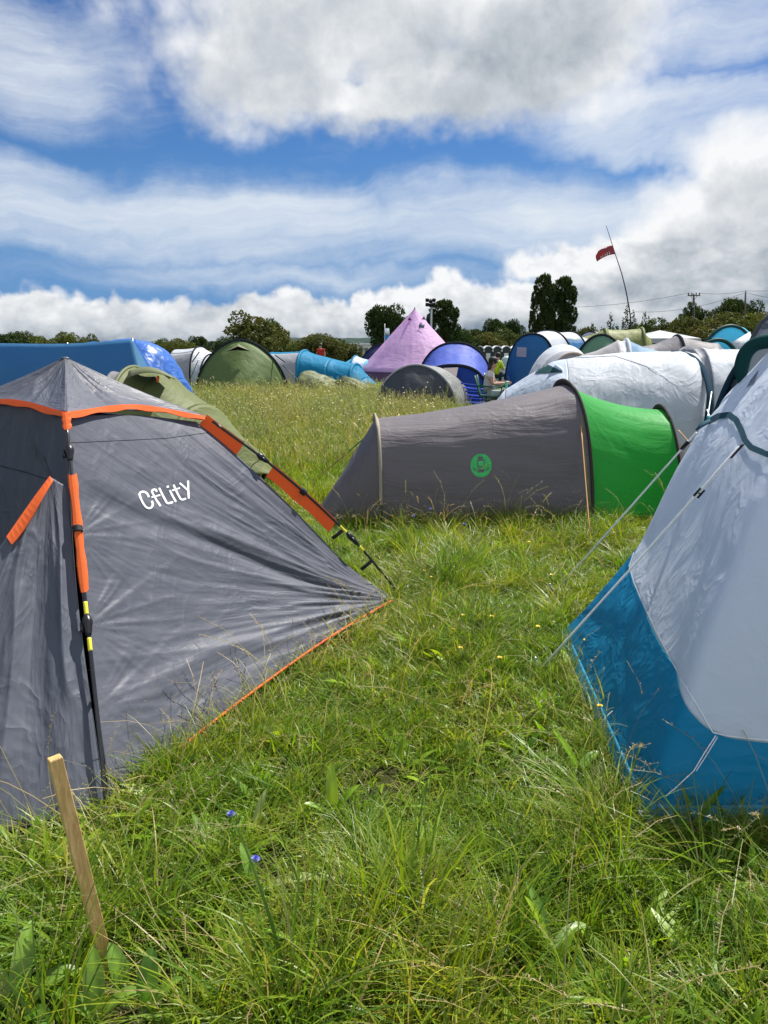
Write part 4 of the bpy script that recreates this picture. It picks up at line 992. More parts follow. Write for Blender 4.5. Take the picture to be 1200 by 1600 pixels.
def person(label, loc, J, heading, top, legs, cap=None, hair_long=False, hold=False, sleeve_to=.5, height=1.0):
    """J: joint positions in metres, x = forward, y = left, z = up, pelvis at its height; turned by heading"""
    T = thing('person', label, 'person', loc)
    Rz = Matrix.Rotation(heading, 3, 'Z'); w = lambda p: Vector(loc)+Rz @ (Vector(p)*height)
    names = ['pelvis', 'waist', 'chest', 'neck', 'head0', 'head1', 'shl', 'ell', 'wrl', 'shr', 'elr', 'wrr', 'hipl', 'knl', 'anl', 'tol', 'hipr', 'knr', 'anr', 'tor']
    P = [w(J[k]) for k in names]; ix = {k: i for i, k in enumerate(names)}
    E = [('pelvis', 'waist'), ('waist', 'chest'), ('chest', 'neck'), ('neck', 'head0'), ('head0', 'head1'), ('chest', 'shl'), ('shl', 'ell'), ('ell', 'wrl'), ('chest', 'shr'), ('shr', 'elr'), ('elr', 'wrr'), ('pelvis', 'hipl'), ('hipl', 'knl'), ('knl', 'anl'), ('anl', 'tol'), ('pelvis', 'hipr'), ('hipr', 'knr'), ('knr', 'anr'), ('anr', 'tor')]
    E = [(ix[a], ix[b]) for a, b in E]
    Rd = [.13, .12, .13, .055, .085, .07, .06, .043, .028, .06, .043, .028, .09, .06, .04, .03, .09, .06, .04, .03]
    # hands: palm and five fingers, curled
    for s in ('l', 'r'):
        wr = Vector(J['wr'+s]); el = Vector(J['el'+s]); d = (wr-el).normalized(); side = d.cross(Vector((0, 0, 1))).normalized(); up = side.cross(d)
        pi = len(P); P.append(w(wr+d*.07)); Rd.append((.035, .016)); E.append((ix['wr'+s], pi))
        for k, (o_, ln) in enumerate(((-.033, .065), (-.011, .075), (.011, .07), (.033, .055))):
            b = wr+d*.09+side*o_; q = b+d*ln*.5-up*.012; e = q+d*ln*.25-up*.035
            i0 = len(P); P += [w(b), w(q), w(e)]; Rd += [.0095, .009, .0075]; E += [(pi, i0), (i0, i0+1), (i0+1, i0+2)]
        sgn = -1 if s == 'l' else 1
        i0 = len(P); P += [w(wr+d*.045+side*.04*sgn), w(wr+d*.08+side*.052*sgn-up*.02)]; Rd += [.011, .009]; E += [(pi, i0), (i0, i0+1)]
    Rd = [tuple(x*height for x in r) if isinstance(r, tuple) else r*height for r in Rd]
    body = skin_mesh('body', P, E, Rd, SKIN, T)
    # features on the head
    h = (Vector(J['head0'])+Vector(J['head1']))/2; f = Vector((1, 0, 0)); fd = Vector(J.get('face', (1, 0, 0))).normalized(); sd_ = Vector((-fd.y, fd.x, 0))
    MB().tube([w(h+fd*.085+Vector((0, 0, .01))), w(h+fd*.115-Vector((0, 0, .025)))], [.008, .016], 6).build('nose', SKIN, T)
    for s in (-1, 1):
        MB().ball(w(h+fd*.082+sd_*.032*s+Vector((0, 0, .018))), .010).build('eye', BLACK, T)
        MB().ball(w(h+sd_*.085*s), (.012, .02, .03)).build('ear', SKIN, T)
    MB().tube([w(h+fd*.09+sd_*.022-Vector((0, 0, .055))), w(h+fd*.096-Vector((0, 0, .057))), w(h+fd*.09-sd_*.022-Vector((0, 0, .055)))], .007, 5).build('mouth', plain('lips', (.3, .1, .09), .5), T)
    mb = MB().ball(w(h-fd*.022+Vector((0, 0, .035))), tuple(x*height for x in (.102, .098, .105)), 14, 9)
    if hair_long:
        for k in range(7):
            a = (k-3)/3; mb.tube([w(h-fd*(.08-.03*abs(a))+sd_*.075*a+Vector((0, 0, .02))), w(h-fd*(.11-.03*abs(a))+sd_*.085*a-Vector((0, 0, .14))), w(h-fd*(.13-.05*abs(a))+sd_*.075*a-Vector((0, 0, .30)))], [.035, .034, .012], 6)
    mb.build('hair', HAIR, T)
    if cap:
        mb = MB().ball(w(h-fd*.012+Vector((0, 0, .062))), tuple(x*height for x in (.112, .106, .088)), 14, 8)
        V = []; 
        for k in range(9):
            a = -1.0+2.0*k/8; V += [w(h+fd*.085*math.cos(a)+sd_*.095*math.sin(a)+Vector((0, 0, .055))), w(h+fd*(.10+.085*math.cos(a))+sd_*.085*math.sin(a)+Vector((0, 0, .035)))]
        mb.add(V, [(2*k, 2*k+1, 2*k+3, 2*k+2) for k in range(8)])
        mb.build('cap', cap, T)
    # clothes follow the body
    lerp = lambda a, b, t: Vector(J[a]).lerp(Vector(J[b]), t)
    PJ = [J['pelvis'], J['waist'], J['chest'], lerp('chest', 'neck', .7), J['shl'], lerp('shl', 'ell', sleeve_to), J['shr'], lerp('shr', 'elr', sleeve_to)]
    skin_mesh('shirt', [w(p) for p in PJ], [(0, 1), (1, 2), (2, 3), (2, 4), (4, 5), (2, 6), (6, 7)], [x*height for x in (.158, .150, .155, .075, .085, .078, .085, .078)], top, T)
    PJ = [J['pelvis'], J['hipl'], J['knl'], lerp('knl', 'anl', .9), J['hipr'], J['knr'], lerp('knr', 'anr', .9)]
    skin_mesh('trousers', [w(p) for p in PJ], [(0, 1), (1, 2), (2, 3), (0, 4), (4, 5), (5, 6)], [x*height for x in (.14, .11, .078, .06, .11, .078, .06)], legs, T)
    for s in ('l', 'r'):
        a = Vector(J['an'+s]); b = Vector(J['to'+s]); MB().tube([w(a-(b-a)*.25-Vector((0, 0, .03))), w(a.lerp(b, .4)-Vector((0, 0, .015))), w(b)], [.045, .05, .035], 8, flat=.8).build('shoe', SHOE, T)
    return T
SIT = dict(pelvis=(0, 0, .50), waist=(-.05, 0, .68), chest=(-.04, 0, .90), neck=(.03, 0, 1.06), head0=(.06, 0, 1.15), head1=(.07, 0, 1.26), shl=(-.02, .17, .97), ell=(.10, .22, .73), wrl=(.34, .14, .76), shr=(-.02, -.17, .97), elr=(.08, -.22, .72), wrr=(.33, -.12, .74),
    hipl=(.06, .10, .49), knl=(.46, .13, .52), anl=(.50, .12, .10), tol=(.64, .13, .04), hipr=(.06, -.10, .49), knr=(.46, -.12, .52), anr=(.52, -.12, .10), tor=(.66, -.13, .04))
STAND = dict(pelvis=(0, 0, .95), waist=(0, 0, 1.12), chest=(0, 0, 1.33), neck=(.01, 0, 1.49), head0=(.03, 0, 1.57), head1=(.03, 0, 1.68), shl=(0, .18, 1.41), ell=(-.02, .24, 1.13), wrl=(.12, .22, .92), shr=(0, -.18, 1.41), elr=(-.02, -.24, 1.13), wrr=(.12, -.22, .92),
    hipl=(0, .10, .90), knl=(.03, .11, .5), anl=(0, .11, .09), tol=(.14, .13, .03), hipr=(0, -.10, .90), knr=(.05, -.11, .5), anr=(0, -.11, .09), tor=(.14, -.13, .03))
YP = 18.3; xp = D(766, 600, YP).x
person('person in white t-shirt and black cap with long dark hair, seated holding a phone', (xp, YP, 0), SIT, -.22, TEE, TRS, cap=CAPM, hair_long=True)
R0 = Matrix.Rotation(-.22, 3, 'Z'); L0 = Vector((xp, YP, 0)); wl = lambda p: L0+R0 @ Vector(p)
ph = MB().box(wl((.43, 0, .84)), (.012, .08, .16), R0 @ Matrix.Rotation(-.5, 3, 'Y')).build('phone', BLACK, bevel=.004); tag(ph, 'black phone held up by the seated person in the white t-shirt', 'phone')
CH = thing('camp_chair', 'dark green folding camp chair under the person in the white t-shirt', 'chair', L0)
CG = fb('chair_green', (.015, .10, .085), .1)
st = [wl(p) for p in ((-.22, .26, .46), (.30, .26, .44), (.30, -.26, .44), (-.22, -.26, .46))]
MB().add(st+[(p-Vector((0, 0, .02))) for p in st], [(0, 1, 2, 3), (7, 6, 5, 4), (0, 4, 5, 1), (1, 5, 6, 2), (2, 6, 7, 3), (3, 7, 4, 0)]).build('seat', CG, CH, smooth=False)
bk = [wl(p) for p in ((-.22, .27, .46), (-.34, .28, .92), (-.34, -.28, .92), (-.22, -.27, .46))]
o = MB().add(bk, [(0, 1, 2, 3)]).build('backrest', CG, CH, smooth=False); o.modifiers.new('t', 'SOLIDIFY').thickness = .02
for s in (-.28, .28):
    MB().tube([wl((-.30, s, .68)), wl((.30, s, .66))], .022, 6).build('armrest', CG, CH)
    MB().tube([wl((.30, s, .66)), wl((.24, s, .44)), wl((-.24, s, 0))], .013, 6).build('leg', BLACKP, CH)
    MB().tube([wl((-.34, s, .92)), wl((-.22, s, .46)), wl((.30, s, 0))], .013, 6).build('leg', BLACKP, CH)
MB().tube([wl((.28, -.28, .46)), wl((-.26, .28, .02))], .011, 6).build('brace', BLACKP, CH); MB().tube([wl((.28, .28, .46)), wl((.26, -.28, .02))], .011, 6).build('brace', BLACKP, CH)
tb = D(796, 590, 18.0); TBL = thing('camp_table', 'little folding camp table in front of the seated person', 'table', (tb.x+.15, 18.0, 0))
c = TBL.location; MB().box((c.x, c.y, .62), (.6, .4, .025)).build('tabletop', plain('table_grey', (.35, .36, .36), .5), TBL, smooth=False, bevel=.005)
for a in (-.26, .26):
    for b in (-.16, .16): MB().tube([(c.x+a, c.y+b, .61), (c.x-a*.6, c.y+b, 0)], .012, 6).build('leg', STEEL, TBL)
cu = MB().tube([(0, 0, 0), (0, 0, .03), (0, 0, .15), (0, 0, .155)], [.033, .035, .042, .036], 10).build('cup', plain('green_cup', (.10, .5, .3), .3)); cu.location = (c.x-.22, c.y-.05, .633); tag(cu, 'green cup on the camp table by the seated person', 'cup')
YH = 30; person('person in yellow high visibility jacket sitting behind the white-shirted person', (D(777, 560, YH).x, YH, 0), SIT, .9, HIV, DEN, cap=CAPM, sleeve_to=.95)
YR = 42; person('person in a red top standing behind the teal tunnel tent', (D(501, 545, YR).x, YR, gz(YR)), STAND, -1.9, REDT, DEN, height=.98)
# ================================================================ ground
rgn = np.random.default_rng(21)
xs = np.r_[np.linspace(-900, -40, 14), np.linspace(-36, 36, 90), np.linspace(40, 900, 14)]
ys = np.r_[np.linspace(-60, -4, 6), np.linspace(-3, 40, 110), np.linspace(42, 110, 30), np.linspace(130, 2200, 14)]
X, Yg = np.meshgrid(xs, ys)
def gh(x, y): return (fbm(x*.9, y*.9, 5)-.5)*.10*np.clip(1.2-np.abs(y-8)/60, 0, 1)
Z = gh(X, Yg)+np.vectorize(gz)(Yg)-.02
m, t, out = newmat('meadow_soil')
pos = t.node('ShaderNodeNewGeometry').outputs['Position']
n1 = t.noise(pos, .7, 5, .65); n2 = t.noise(pos, 26, 4, .7)
c = t.mix(t.ramp(n1, .3, .7), (.022, .036, .008, 1), (.045, .050, .016, 1)); c = t.mix(t.ramp(n2, .35, .75), c, (.060, .050, .026, 1))
p = t.node('ShaderNodeBsdfPrincipled', {'Base Color': c, 'Roughness': .95, 'Specular IOR Level': .05, 'Normal': t.node('ShaderNodeBump', {'Strength': .8, 'Distance': .05, 'Height': n2}).outputs[0]})
t.l.new(p.outputs[0], out.inputs[0])
o = gridobj('ground', np.stack([X, Yg, Z], 2), m, None, thick=0); tag(o, kind='structure')
# far wooded hill
hx = np.linspace(-1500, 1500, 160); hy = np.linspace(0, 700, 14)
HX, HY = np.meshgrid(hx, hy)
HZ = -4+np.sin(np.pi*np.clip(HY/700, 0, 1))*(14+6*np.exp(-((HX+90)/150)**2)-12*np.clip((np.abs(HX+20)-250)/500, 0, 1)+(fbm(HX*.02, HY*.02, 4)-.5)*8)+(fbm(HX*.12, HY*.12, 9)-.5)*3
m, t, out = newmat('wooded_hill')
pos = t.node('ShaderNodeNewGeometry').outputs['Position']; n = t.noise(pos, .06, 6, .75)
c = t.mix(t.ramp(n, .35, .65), (.030, .05, .05, 1), (.06, .085, .07, 1))
p = t.node('ShaderNodeBsdfPrincipled', {'Base Color': c, 'Roughness': 1, 'Specular IOR Level': 0, 'Normal': t.node('ShaderNodeBump', {'Strength': 1, 'Distance': 5, 'Height': n}).outputs[0]})
t.l.new(p.outputs[0], out.inputs[0])
o = gridobj('hill', np.stack([HX, HY+1150, HZ], 2), m, None, thick=0); tag(o, kind='structure')

# ================================================================ leaf and blade meshes with colour per leaf
def colmesh(name, V, F, Cc, mat, smooth=False):
    me = bpy.data.meshes.new(name)
    V = np.asarray(V, np.float32); F = np.asarray(F, np.int32)
    me.vertices.add(len(V)); me.vertices.foreach_set('co', V.ravel())
    k = F.shape[1]; me.loops.add(F.size); me.loops.foreach_set('vertex_index', F.ravel())
    me.polygons.add(len(F)); me.polygons.foreach_set('loop_start', np.arange(0, F.size, k, dtype=np.int32))
    if smooth: me.polygons.foreach_set('use_smooth', np.ones(len(F), bool))
    a = me.attributes.new('bcol', 'FLOAT_COLOR', 'POINT'); Cc = np.c_[np.asarray(Cc, np.float32), np.ones(len(V), np.float32)]
    a.data.foreach_set('color', Cc.ravel()); me.update(); me.validate()
    me.materials.append(mat); return me
G_COLS = np.array([(.155, .245, .014), (.18, .268, .018), (.22, .292, .024), (.12, .212, .018), (.265, .305, .05), (.115, .195, .03)])
DRY = np.array([(.30, .25, .12), (.36, .31, .18), (.24, .20, .09)])
GM = leafmat('grass_blades', trans=.46, rough=.40, spec=.30, tint=((.84, .98, .8), (1.25, 1.10, .95)))
def blades(n, R, h, w, lean, dry, seed, curl=1.0, seg=4, cols=G_COLS, cluster=1.0, straight=.0):
    r_ = np.random.default_rng(seed)
    rad = R*r_.random(n)**(.5*cluster); a = r_.random(n)*2*np.pi
    bx, by = rad*np.cos(a), rad*np.sin(a)
    H = h[0]+(h[1]-h[0])*r_.random(n)**1.4
    az = r_.random(n)*2*np.pi; az = np.where(r_.random(n) < .55, a+r_.normal(0, .7, n), az)
    ln = np.abs(r_.normal(lean, lean*.55, n)); ww = w*(.6+.8*r_.random(n))
    crl = curl*(.3+1.2*r_.random(n))*(1-straight)
    tt = np.linspace(0, 1, seg+1)
    V = np.zeros((n, seg+1, 2, 3)); x = np.zeros(n); z = np.zeros(n); prev = 0
    px, py, pz = bx.copy(), by.copy(), np.zeros(n)-.015
    sx, sy = -np.sin(az+r_.normal(0, .5, n)), np.cos(az+r_.normal(0, .5, n))
    for i, t_ in enumerate(tt):
        if i:
            ang = ln+crl*t_**1.3; ang = np.minimum(ang, 2.3)
            st = H/seg
            px = px+np.cos(az)*np.sin(ang)*st; py = py+np.sin(az)*np.sin(ang)*st; pz = pz+np.cos(ang)*st
        k = ww*(1-t_**2.2)*(.75+.25*min(1, t_*4))*.5+.00012
        V[:, i, 0] = np.stack([px-sx*k, py-sy*k, pz], 1); V[:, i, 1] = np.stack([px+sx*k, py+sy*k, pz], 1)
    V[..., 2] = np.maximum(V[..., 2], -.02+0*V[..., 2])
    b = (np.arange(n)*(seg+1)*2)[:, None]; s = (np.arange(seg)*2)[None]
    i0 = (b+s).ravel(); F = np.stack([i0, i0+1, i0+3, i0+2], 1)
    cc = cols[r_.integers(0, len(cols), n)]*(.8+.4*r_.random((n, 1)))
    d = r_.random(n) < dry; cc[d] = DRY[r_.integers(0, 3, d.sum())]*(.8+.4*r_.random((d.sum(), 1)))
    return V.reshape(-1, 3), F, np.repeat(cc, (seg+1)*2, 0)
def cat(*parts):
    V, F, C = [], [], []; n = 0
    for v, f, c in parts: V.append(v); F.append(f+n); C.append(c); n += len(v)
    return np.concatenate(V), np.concatenate(F), np.concatenate(C)
def tri2(v, f, col):
    return np.array(v, float), np.array(f, int), np.tile(np.array(col, float), (len(v), 1))
def stalk(x, y, h, lean, az, w, col, seed, seeds=True, scol=(.32, .26, .15), droop=.2, scale=1):
    """dry flowering grass: thin stalk and a loose head of small spikelets"""
    r_ = np.random.default_rng(seed); pts = []
    for i in range(6):
        t_ = i/5; a = lean+droop*t_**2; pts.append(np.array([x+math.cos(az)*math.sin(a)*h*t_, y+math.sin(az)*math.sin(a)*h*t_, h*t_*math.cos(a)]))
    V = []; F = []; s = np.array([-math.sin(az), math.cos(az), 0]); s2 = np.array([math.cos(az), math.sin(az), 0])
    for p in pts: V += [p-s*w, p+s*w]
    for i in range(5): F.append((2*i, 2*i+1, 2*i+3, 2*i+2))
    n0 = len(V)
    C = [col]*len(V)
    if seeds:
        for k in range(22):
            f = .72+.28*k/21; p = pts[min(4, int(f*5))]+(pts[min(5, int(f*5)+1)]-pts[min(4, int(f*5))])*(f*5-int(f*5)) if f < 1 else pts[5]
            d = r_.normal(0, 1, 3); d[2] = abs(d[2])*.6; d /= np.linalg.norm(d); L = (.006+.010*r_.random())*scale*(1.25-f*.6)
            e = p+d*L*1.6; q = np.cross(d, [0, 0, 1.0]); q /= max(np.linalg.norm(q), 1e-6); i = len(V)
            V += [p, e-d*L*.4-q*L*.22, e+d*L*.5, e-d*L*.4+q*L*.22]; F.append((i, i+1, i+2, i+3)); C += [np.array(scol)*(.75+.5*r_.random())]*4
    return np.array(V), np.array(F), np.array(C)
SRC = []
def source(coll, name, part):
    o = bpy.data.objects.new(name, colmesh(name, *part, GM)); coll.objects.link(o); return o
def gn_scatter(name, coll, P, rot, scl, idx, label=None):
    me = bpy.data.meshes.new(name); me.vertices.add(len(P)); me.vertices.foreach_set('co', np.asarray(P, np.float32).ravel())
    for nm, ty, dat, key in (('rot', 'FLOAT_VECTOR', rot, 'vector'), ('scl', 'FLOAT_VECTOR', scl, 'vector'), ('idx', 'INT', idx, 'value')):
        a = me.attributes.new(nm, ty, 'POINT'); a.data.foreach_set(key, np.ascontiguousarray(dat, np.int32 if ty == 'INT' else np.float32).ravel())
    me.materials.append(GM)
    o = bpy.data.objects.new(name, me); COL.objects.link(o); tag(o, kind='stuff')
    if label: o['label'] = label
    ng = bpy.data.node_groups.new(name+'_scatter', 'GeometryNodeTree')
    ng.interface.new_socket('Geometry', in_out='INPUT', socket_type='NodeSocketGeometry'); ng.interface.new_socket('Geometry', in_out='OUTPUT', socket_type='NodeSocketGeometry')
    n = ng.nodes; l = ng.links
    gi = n.new('NodeGroupInput'); go = n.new('NodeGroupOutput'); ip = n.new('GeometryNodeInstanceOnPoints'); ci = n.new('GeometryNodeCollectionInfo')
    ci.inputs['Collection'].default_value = coll; ci.inputs['Separate Children'].default_value = True; ci.inputs['Reset Children'].default_value = True
    ip.inputs['Pick Instance'].default_value = True
    def at(nm, ty): 
        a = n.new('GeometryNodeInputNamedAttribute'); a.data_type = ty; a.inputs['Name'].default_value = nm; return a.outputs['Attribute']
    l.new(gi.outputs[0], ip.inputs['Points']); l.new(ci.outputs[0], ip.inputs['Instance']); l.new(at('idx', 'INT'), ip.inputs['Instance Index'])
    l.new(at('rot', 'FLOAT_VECTOR'), ip.inputs['Rotation']); l.new(at('scl', 'FLOAT_VECTOR'), ip.inputs['Scale']); l.new(ip.outputs[0], go.inputs[0])
    md = o.modifiers.new('scatter', 'NODES'); md.node_group = ng
    return o
# footprints where nothing grows
def poly(pts): return np.array([(p[0], p[1]) for p in pts])
def inside(x, y, pg):
    r_ = np.zeros(len(x), bool); j = len(pg)-1
    for i in range(len(pg)):
        xi, yi = pg[i]; xj, yj = pg[j]
        with np.errstate(divide='ignore', invalid='ignore'):
            c = ((yi > y) != (yj > y)) & (x < (xj-xi)*(y-yi)/(yj-yi)+xi)
        r_ ^= c; j = i
    return r_
DOCKS = [G(*p) for p in ((30, 1590), (150, 1596), (196, 1555), (228, 1592), (860, 1490), (400, 1395), (520, 1280), (905, 1205), (172, 1530), (165, 1505), (180, 1560))]
FOOT = [poly([A+Vector((.0, .06, 0)), B+Vector((-.10, 0, 0)), C_, A2, Vector((-1.85, 1.98, 0))]),
        poly([(-.35, 7.1), (0, 6.84), (1.85, 6.96), (2.8, 7.12), (2.9, 8.4), (1.75, 8.25), (-.1, 7.8)]),
        poly([(1.09, 4.06), (.985, 2.44), (3.2, 2.5), (3.3, 4.3)])]
def field(n, x0, x1, y0, y1, pad_tents=True):
    x = rgn.uniform(x0, x1, n); y = rgn.uniform(y0, y1, n)
    k = np.ones(n, bool)
    for f in FOOT: k &= ~inside(x, y, f)
    for g in DOCKS: k &= (np.hypot(x-g.x, y-g.y) > .085) | (rgn.random(n) < .25)
    # only the ground the place shows, with a wide margin either side
    k &= np.abs(x) < (.62*y+1.1)
    return x[k], y[k]
def place(x, y): return np.stack([x, y, gh(x, y)+np.vectorize(gz)(y)-.02+.004], 1)
near = bpy.data.collections.new('near_clumps'); far = bpy.data.collections.new('far_clumps'); tall = bpy.data.collections.new('tall_clumps'); drys = bpy.data.collections.new('dry_stems'); flw = bpy.data.collections.new('flower_heads')
for k in range(7):
    source(near, f'clump_a{k}', cat(blades(60, .11, (.06, .17), .0050, .50, .05, 100+k, 1.0), blades(26, .13, (.03, .09), .0040, .9, .20, 140+k, 1.2)))
for k in range(3):
    source(near, f'clump_b{k}', cat(blades(46, .09, (.16, .36), .0050, .35, .06, 200+k, 1.1, 5), blades(30, .12, (.05, .12), .0042, .8, .15, 240+k, 1.2)))
for k in range(2):   # broad leaved weeds low in the sward
    source(near, f'clump_c{k}', cat(blades(15, .07, (.08, .17), .026, .62, .02, 300+k, .7, 4, np.array([(.20, .34, .03), (.25, .38, .035)])), blades(40, .12, (.05, .13), .004, .6, .1, 340+k)))
for k in range(5):   # close tufts that fountain out from one root, leaning together
    source(near, f'clump_e{k}', cat(blades(95, .045, (.08, .18), .0046, .38, .04, 1500+k, 1.0, 5, cluster=1.2), blades(22, .11, (.03, .07), .004, .9, .15, 1540+k, 1.2)))
for k in range(3):   # coarse tall tufts
    source(near, f'clump_g{k}', cat(blades(70, .06, (.22, .46), .0052, .30, .08, 1600+k, .95, 6), blades(26, .10, (.06, .14), .0042, .8, .3, 1640+k)))
for k in range(3):   # trodden, matted grass with dead thatch
    source(near, f'clump_d{k}', cat(blades(56, .12, (.10, .24), .0052, 1.15, .16, 1300+k, .5, 4), blades(30, .14, (.08, .2), .0045, 1.35, .6, 1340+k, .35), blades(18, .1, (.03, .08), .004, .6, .1, 1380+k)))
for k in range(5):
    source(far, f'clump_f{k}', cat(blades(90, .26, (.06, .17), .010, .45, .07, 400+k, .9, 3), blades(14, .26, (.12, .24), .007, .3, .25, 440+k, .6, 3)))
for k in range(6):
    parts = [blades(60, .24, (.12, .32), .010, .32, .10, 500+k, .8, 3)]
    r_ = np.random.default_rng(600+k)
    for q in range(10): parts.append(stalk(r_.normal(0, .12), r_.normal(0, .12), .28+.30*r_.random()**1.5, .05+.2*r_.random(), r_.random()*6.3, .0026, (.20, .23, .08), 700+k*20+q, True, (.27, .26, .13), .25, 1.6))
    source(tall, f'clump_t{k}', cat(*parts))
for k in range(6):
    r_ = np.random.default_rng(800+k); parts = []
    for q in range(3): parts.append(stalk(r_.normal(0, .05), r_.normal(0, .05), .22+.34*r_.random(), .25+.75*r_.random()**1.5, r_.random()*6.3, .0011, (.36, .31, .16), 900+k*10+q, k % 3 != 2, (.34, .27, .18), .35, .75))
    source(drys, f'stem_{k}', cat(*parts))
def flower(cols, n, spread, h, seed, size):
    r_ = np.random.default_rng(seed); parts = []
    for q in range(n):
        x, y = r_.normal(0, spread, 2); hh = h*(.7+.5*r_.random()); s = stalk(x, y, hh, .05+.15*r_.random(), r_.random()*6.3, .002, (.12, .15, .05), seed+q, False); parts.append(s)
        p = s[0][-1]; c = cols[r_.integers(0, len(cols))]; V = []; F = []
        for k in range(8):
            a = 2*math.pi*k/8; d = np.array([math.cos(a), math.sin(a), .35+.25*r_.random()])*size; e = np.array([-math.sin(a), math.cos(a), 0])*size*.3
            i = len(V); V += [p, p+d*.7-e, p+d, p+d*.7+e]; F.append((i, i+1, i+2, i+3))
        parts.append(tri2(V, F, c))
    return cat(*parts)
WHT, LIL, YEL = (.62, .60, .62), (.34, .32, .58), (.62, .48, .02)
for k in range(3): source(flw, f'bloom_{k}', flower([WHT, WHT, LIL], 4, .14, .44, 950+k*9, .019))
source(flw, 'bloom_9', flower([LIL, WHT], 4, .14, .42, 999, .019))
def scatter(name, coll, x, y, smin, smax, idx, tilt=.18, zs=(.8, 1.2), label=None):
    n = len(x); s = rgn.uniform(smin, smax, n); rot = np.stack([rgn.normal(0, tilt, n), rgn.normal(0, tilt, n), rgn.uniform(0, 6.283, n)], 1)
    sc = np.stack([s, s, s*rgn.uniform(*zs, n)], 1)
    return gn_scatter(name, coll, place(x, y), rot, sc, idx, label)
# sward close by
x1, y1 = field(17500, -4.8, 4.8, 1.05, 8.2)
dn = fbm(x1*2.6, y1*2.6, 3); keep = rgn.random(len(x1)) < .25+1.1*dn; x1, y1 = x1[keep], y1[keep]
# order of the sources: a0-6, b7-9, c10-11, d12-14, e15-19, g20-22
tallf = fbm(x1*.8, y1*.8, 15)+.45*np.clip((x1-.7)*1.1, 0, 1)*np.clip(2.7-y1, 0, 1)+.10*np.clip(2.0-y1, 0, 1)
u_ = rgn.random(len(x1)); tuft = fbm(x1*2.3, y1*2.3, 61)
idx = rgn.integers(0, 7, len(x1))
e_ = u_ < np.clip((tuft-.40)*3.5, .10, .8); idx[e_] = 15+rgn.integers(0, 5, e_.sum())
m_ = (fbm(x1*1.3, y1*1.1, 44) > .50) & (rgn.random(len(x1)) < .5) & ~e_; idx[m_] = 12+rgn.integers(0, 3, m_.sum())
t_ = rgn.random(len(x1)) < np.clip((tallf-.53)*2.2, .008, .5); idx[t_] = np.where(rgn.random(t_.sum()) < .5, 7+rgn.integers(0, 3, t_.sum()), 20+rgn.integers(0, 3, t_.sum()))
w_ = rgn.random(len(x1)) < .13*(fbm(x1*1.7, y1*1.7, 71) > .47); idx[w_] = 10+rgn.integers(0, 2, w_.sum())
gn = len(x1)
s = rgn.uniform(.75, 1.2, gn)*(1-.25*np.clip((y1-3)/5, 0, 1)); rot = np.stack([rgn.normal(0, .22, gn), rgn.normal(0, .22, gn)+.18*np.clip((x1-.8), 0, 1)*(y1 < 2.6), rgn.uniform(0, 6.283, gn)], 1)
lean_ = (fbm(x1*1.1, y1*1.1, 83)-.5)*2.2; rot[:, 1] += .30*lean_*np.cos(rot[:, 2]); rot[:, 0] += .30*lean_*np.sin(rot[:, 2])
big = (idx >= 20) | ((idx >= 7) & (idx < 10)); rot[big, 2] = np.where(rgn.random(big.sum()) < .6, rgn.normal(0.2, .8, big.sum()), rot[big, 2])
gn_scatter('grass', near, place(x1, y1), rot, np.stack([s*1.1, s*1.1, s*rgn.uniform(.75, 1.2, gn)*(.62+.5*vn(x1*2.2, y1*2.2, 31))], 1), idx, 'green meadow grass around the tents')
# field further off
xa, ya = field(15000, -9.5, 9, 7.6, 16); xb, yb = field(14000, -17, 16, 16, 30); xc, yc = field(7000, -32, 30, 30, 62)
x2, y2 = np.r_[xa, xb, xc], np.r_[ya, yb, yc]
for Tn in [o for o in COL.objects if o.type == 'EMPTY' and o.get('category') in ('tent', 'shelter')]: pass
scatter('field_grass', far, x2, y2, .8, 1.25, rgn.integers(0, 5, len(x2)), .15, label='grass of the field between the further tents')
# tall flowering strip left of the tunnel tent
xt, yt = field(5200, -7.5, 1.6, 9.3, 27); 
pxs = 600+1200*xt/(yt*CP+1.6*SP)
k = (pxs > 300) & (pxs < 720) & (rgn.random(len(xt)) < np.clip(.25+(yt-9)/12, 0, 1)*np.clip((27-yt)/8, .25, 1)); xt, yt = xt[k], yt[k]
scatter('tall_grass', tall, xt, yt, .7, 1.25, rgn.integers(0, 6, len(xt)), .10, (.75, 1.15), 'tall seeding grass left of the tunnel tent')
xf, yf = field(5200, -7.5, 1.2, 11, 26); pxs = 600+1200*xf/(yf*CP+1.6*SP)
k = (pxs > 310) & (pxs < 715) & (rgn.random(len(xf)) < np.clip((yf-10)/60, .015, .08)); xf, yf = xf[k], yf[k]
scatter('meadow_flowers', flw, xf, yf, .8, 1.3, rgn.integers(0, 4, len(xf)), .08, (.85, 1.25), 'white and lilac meadow flowers in the tall grass')
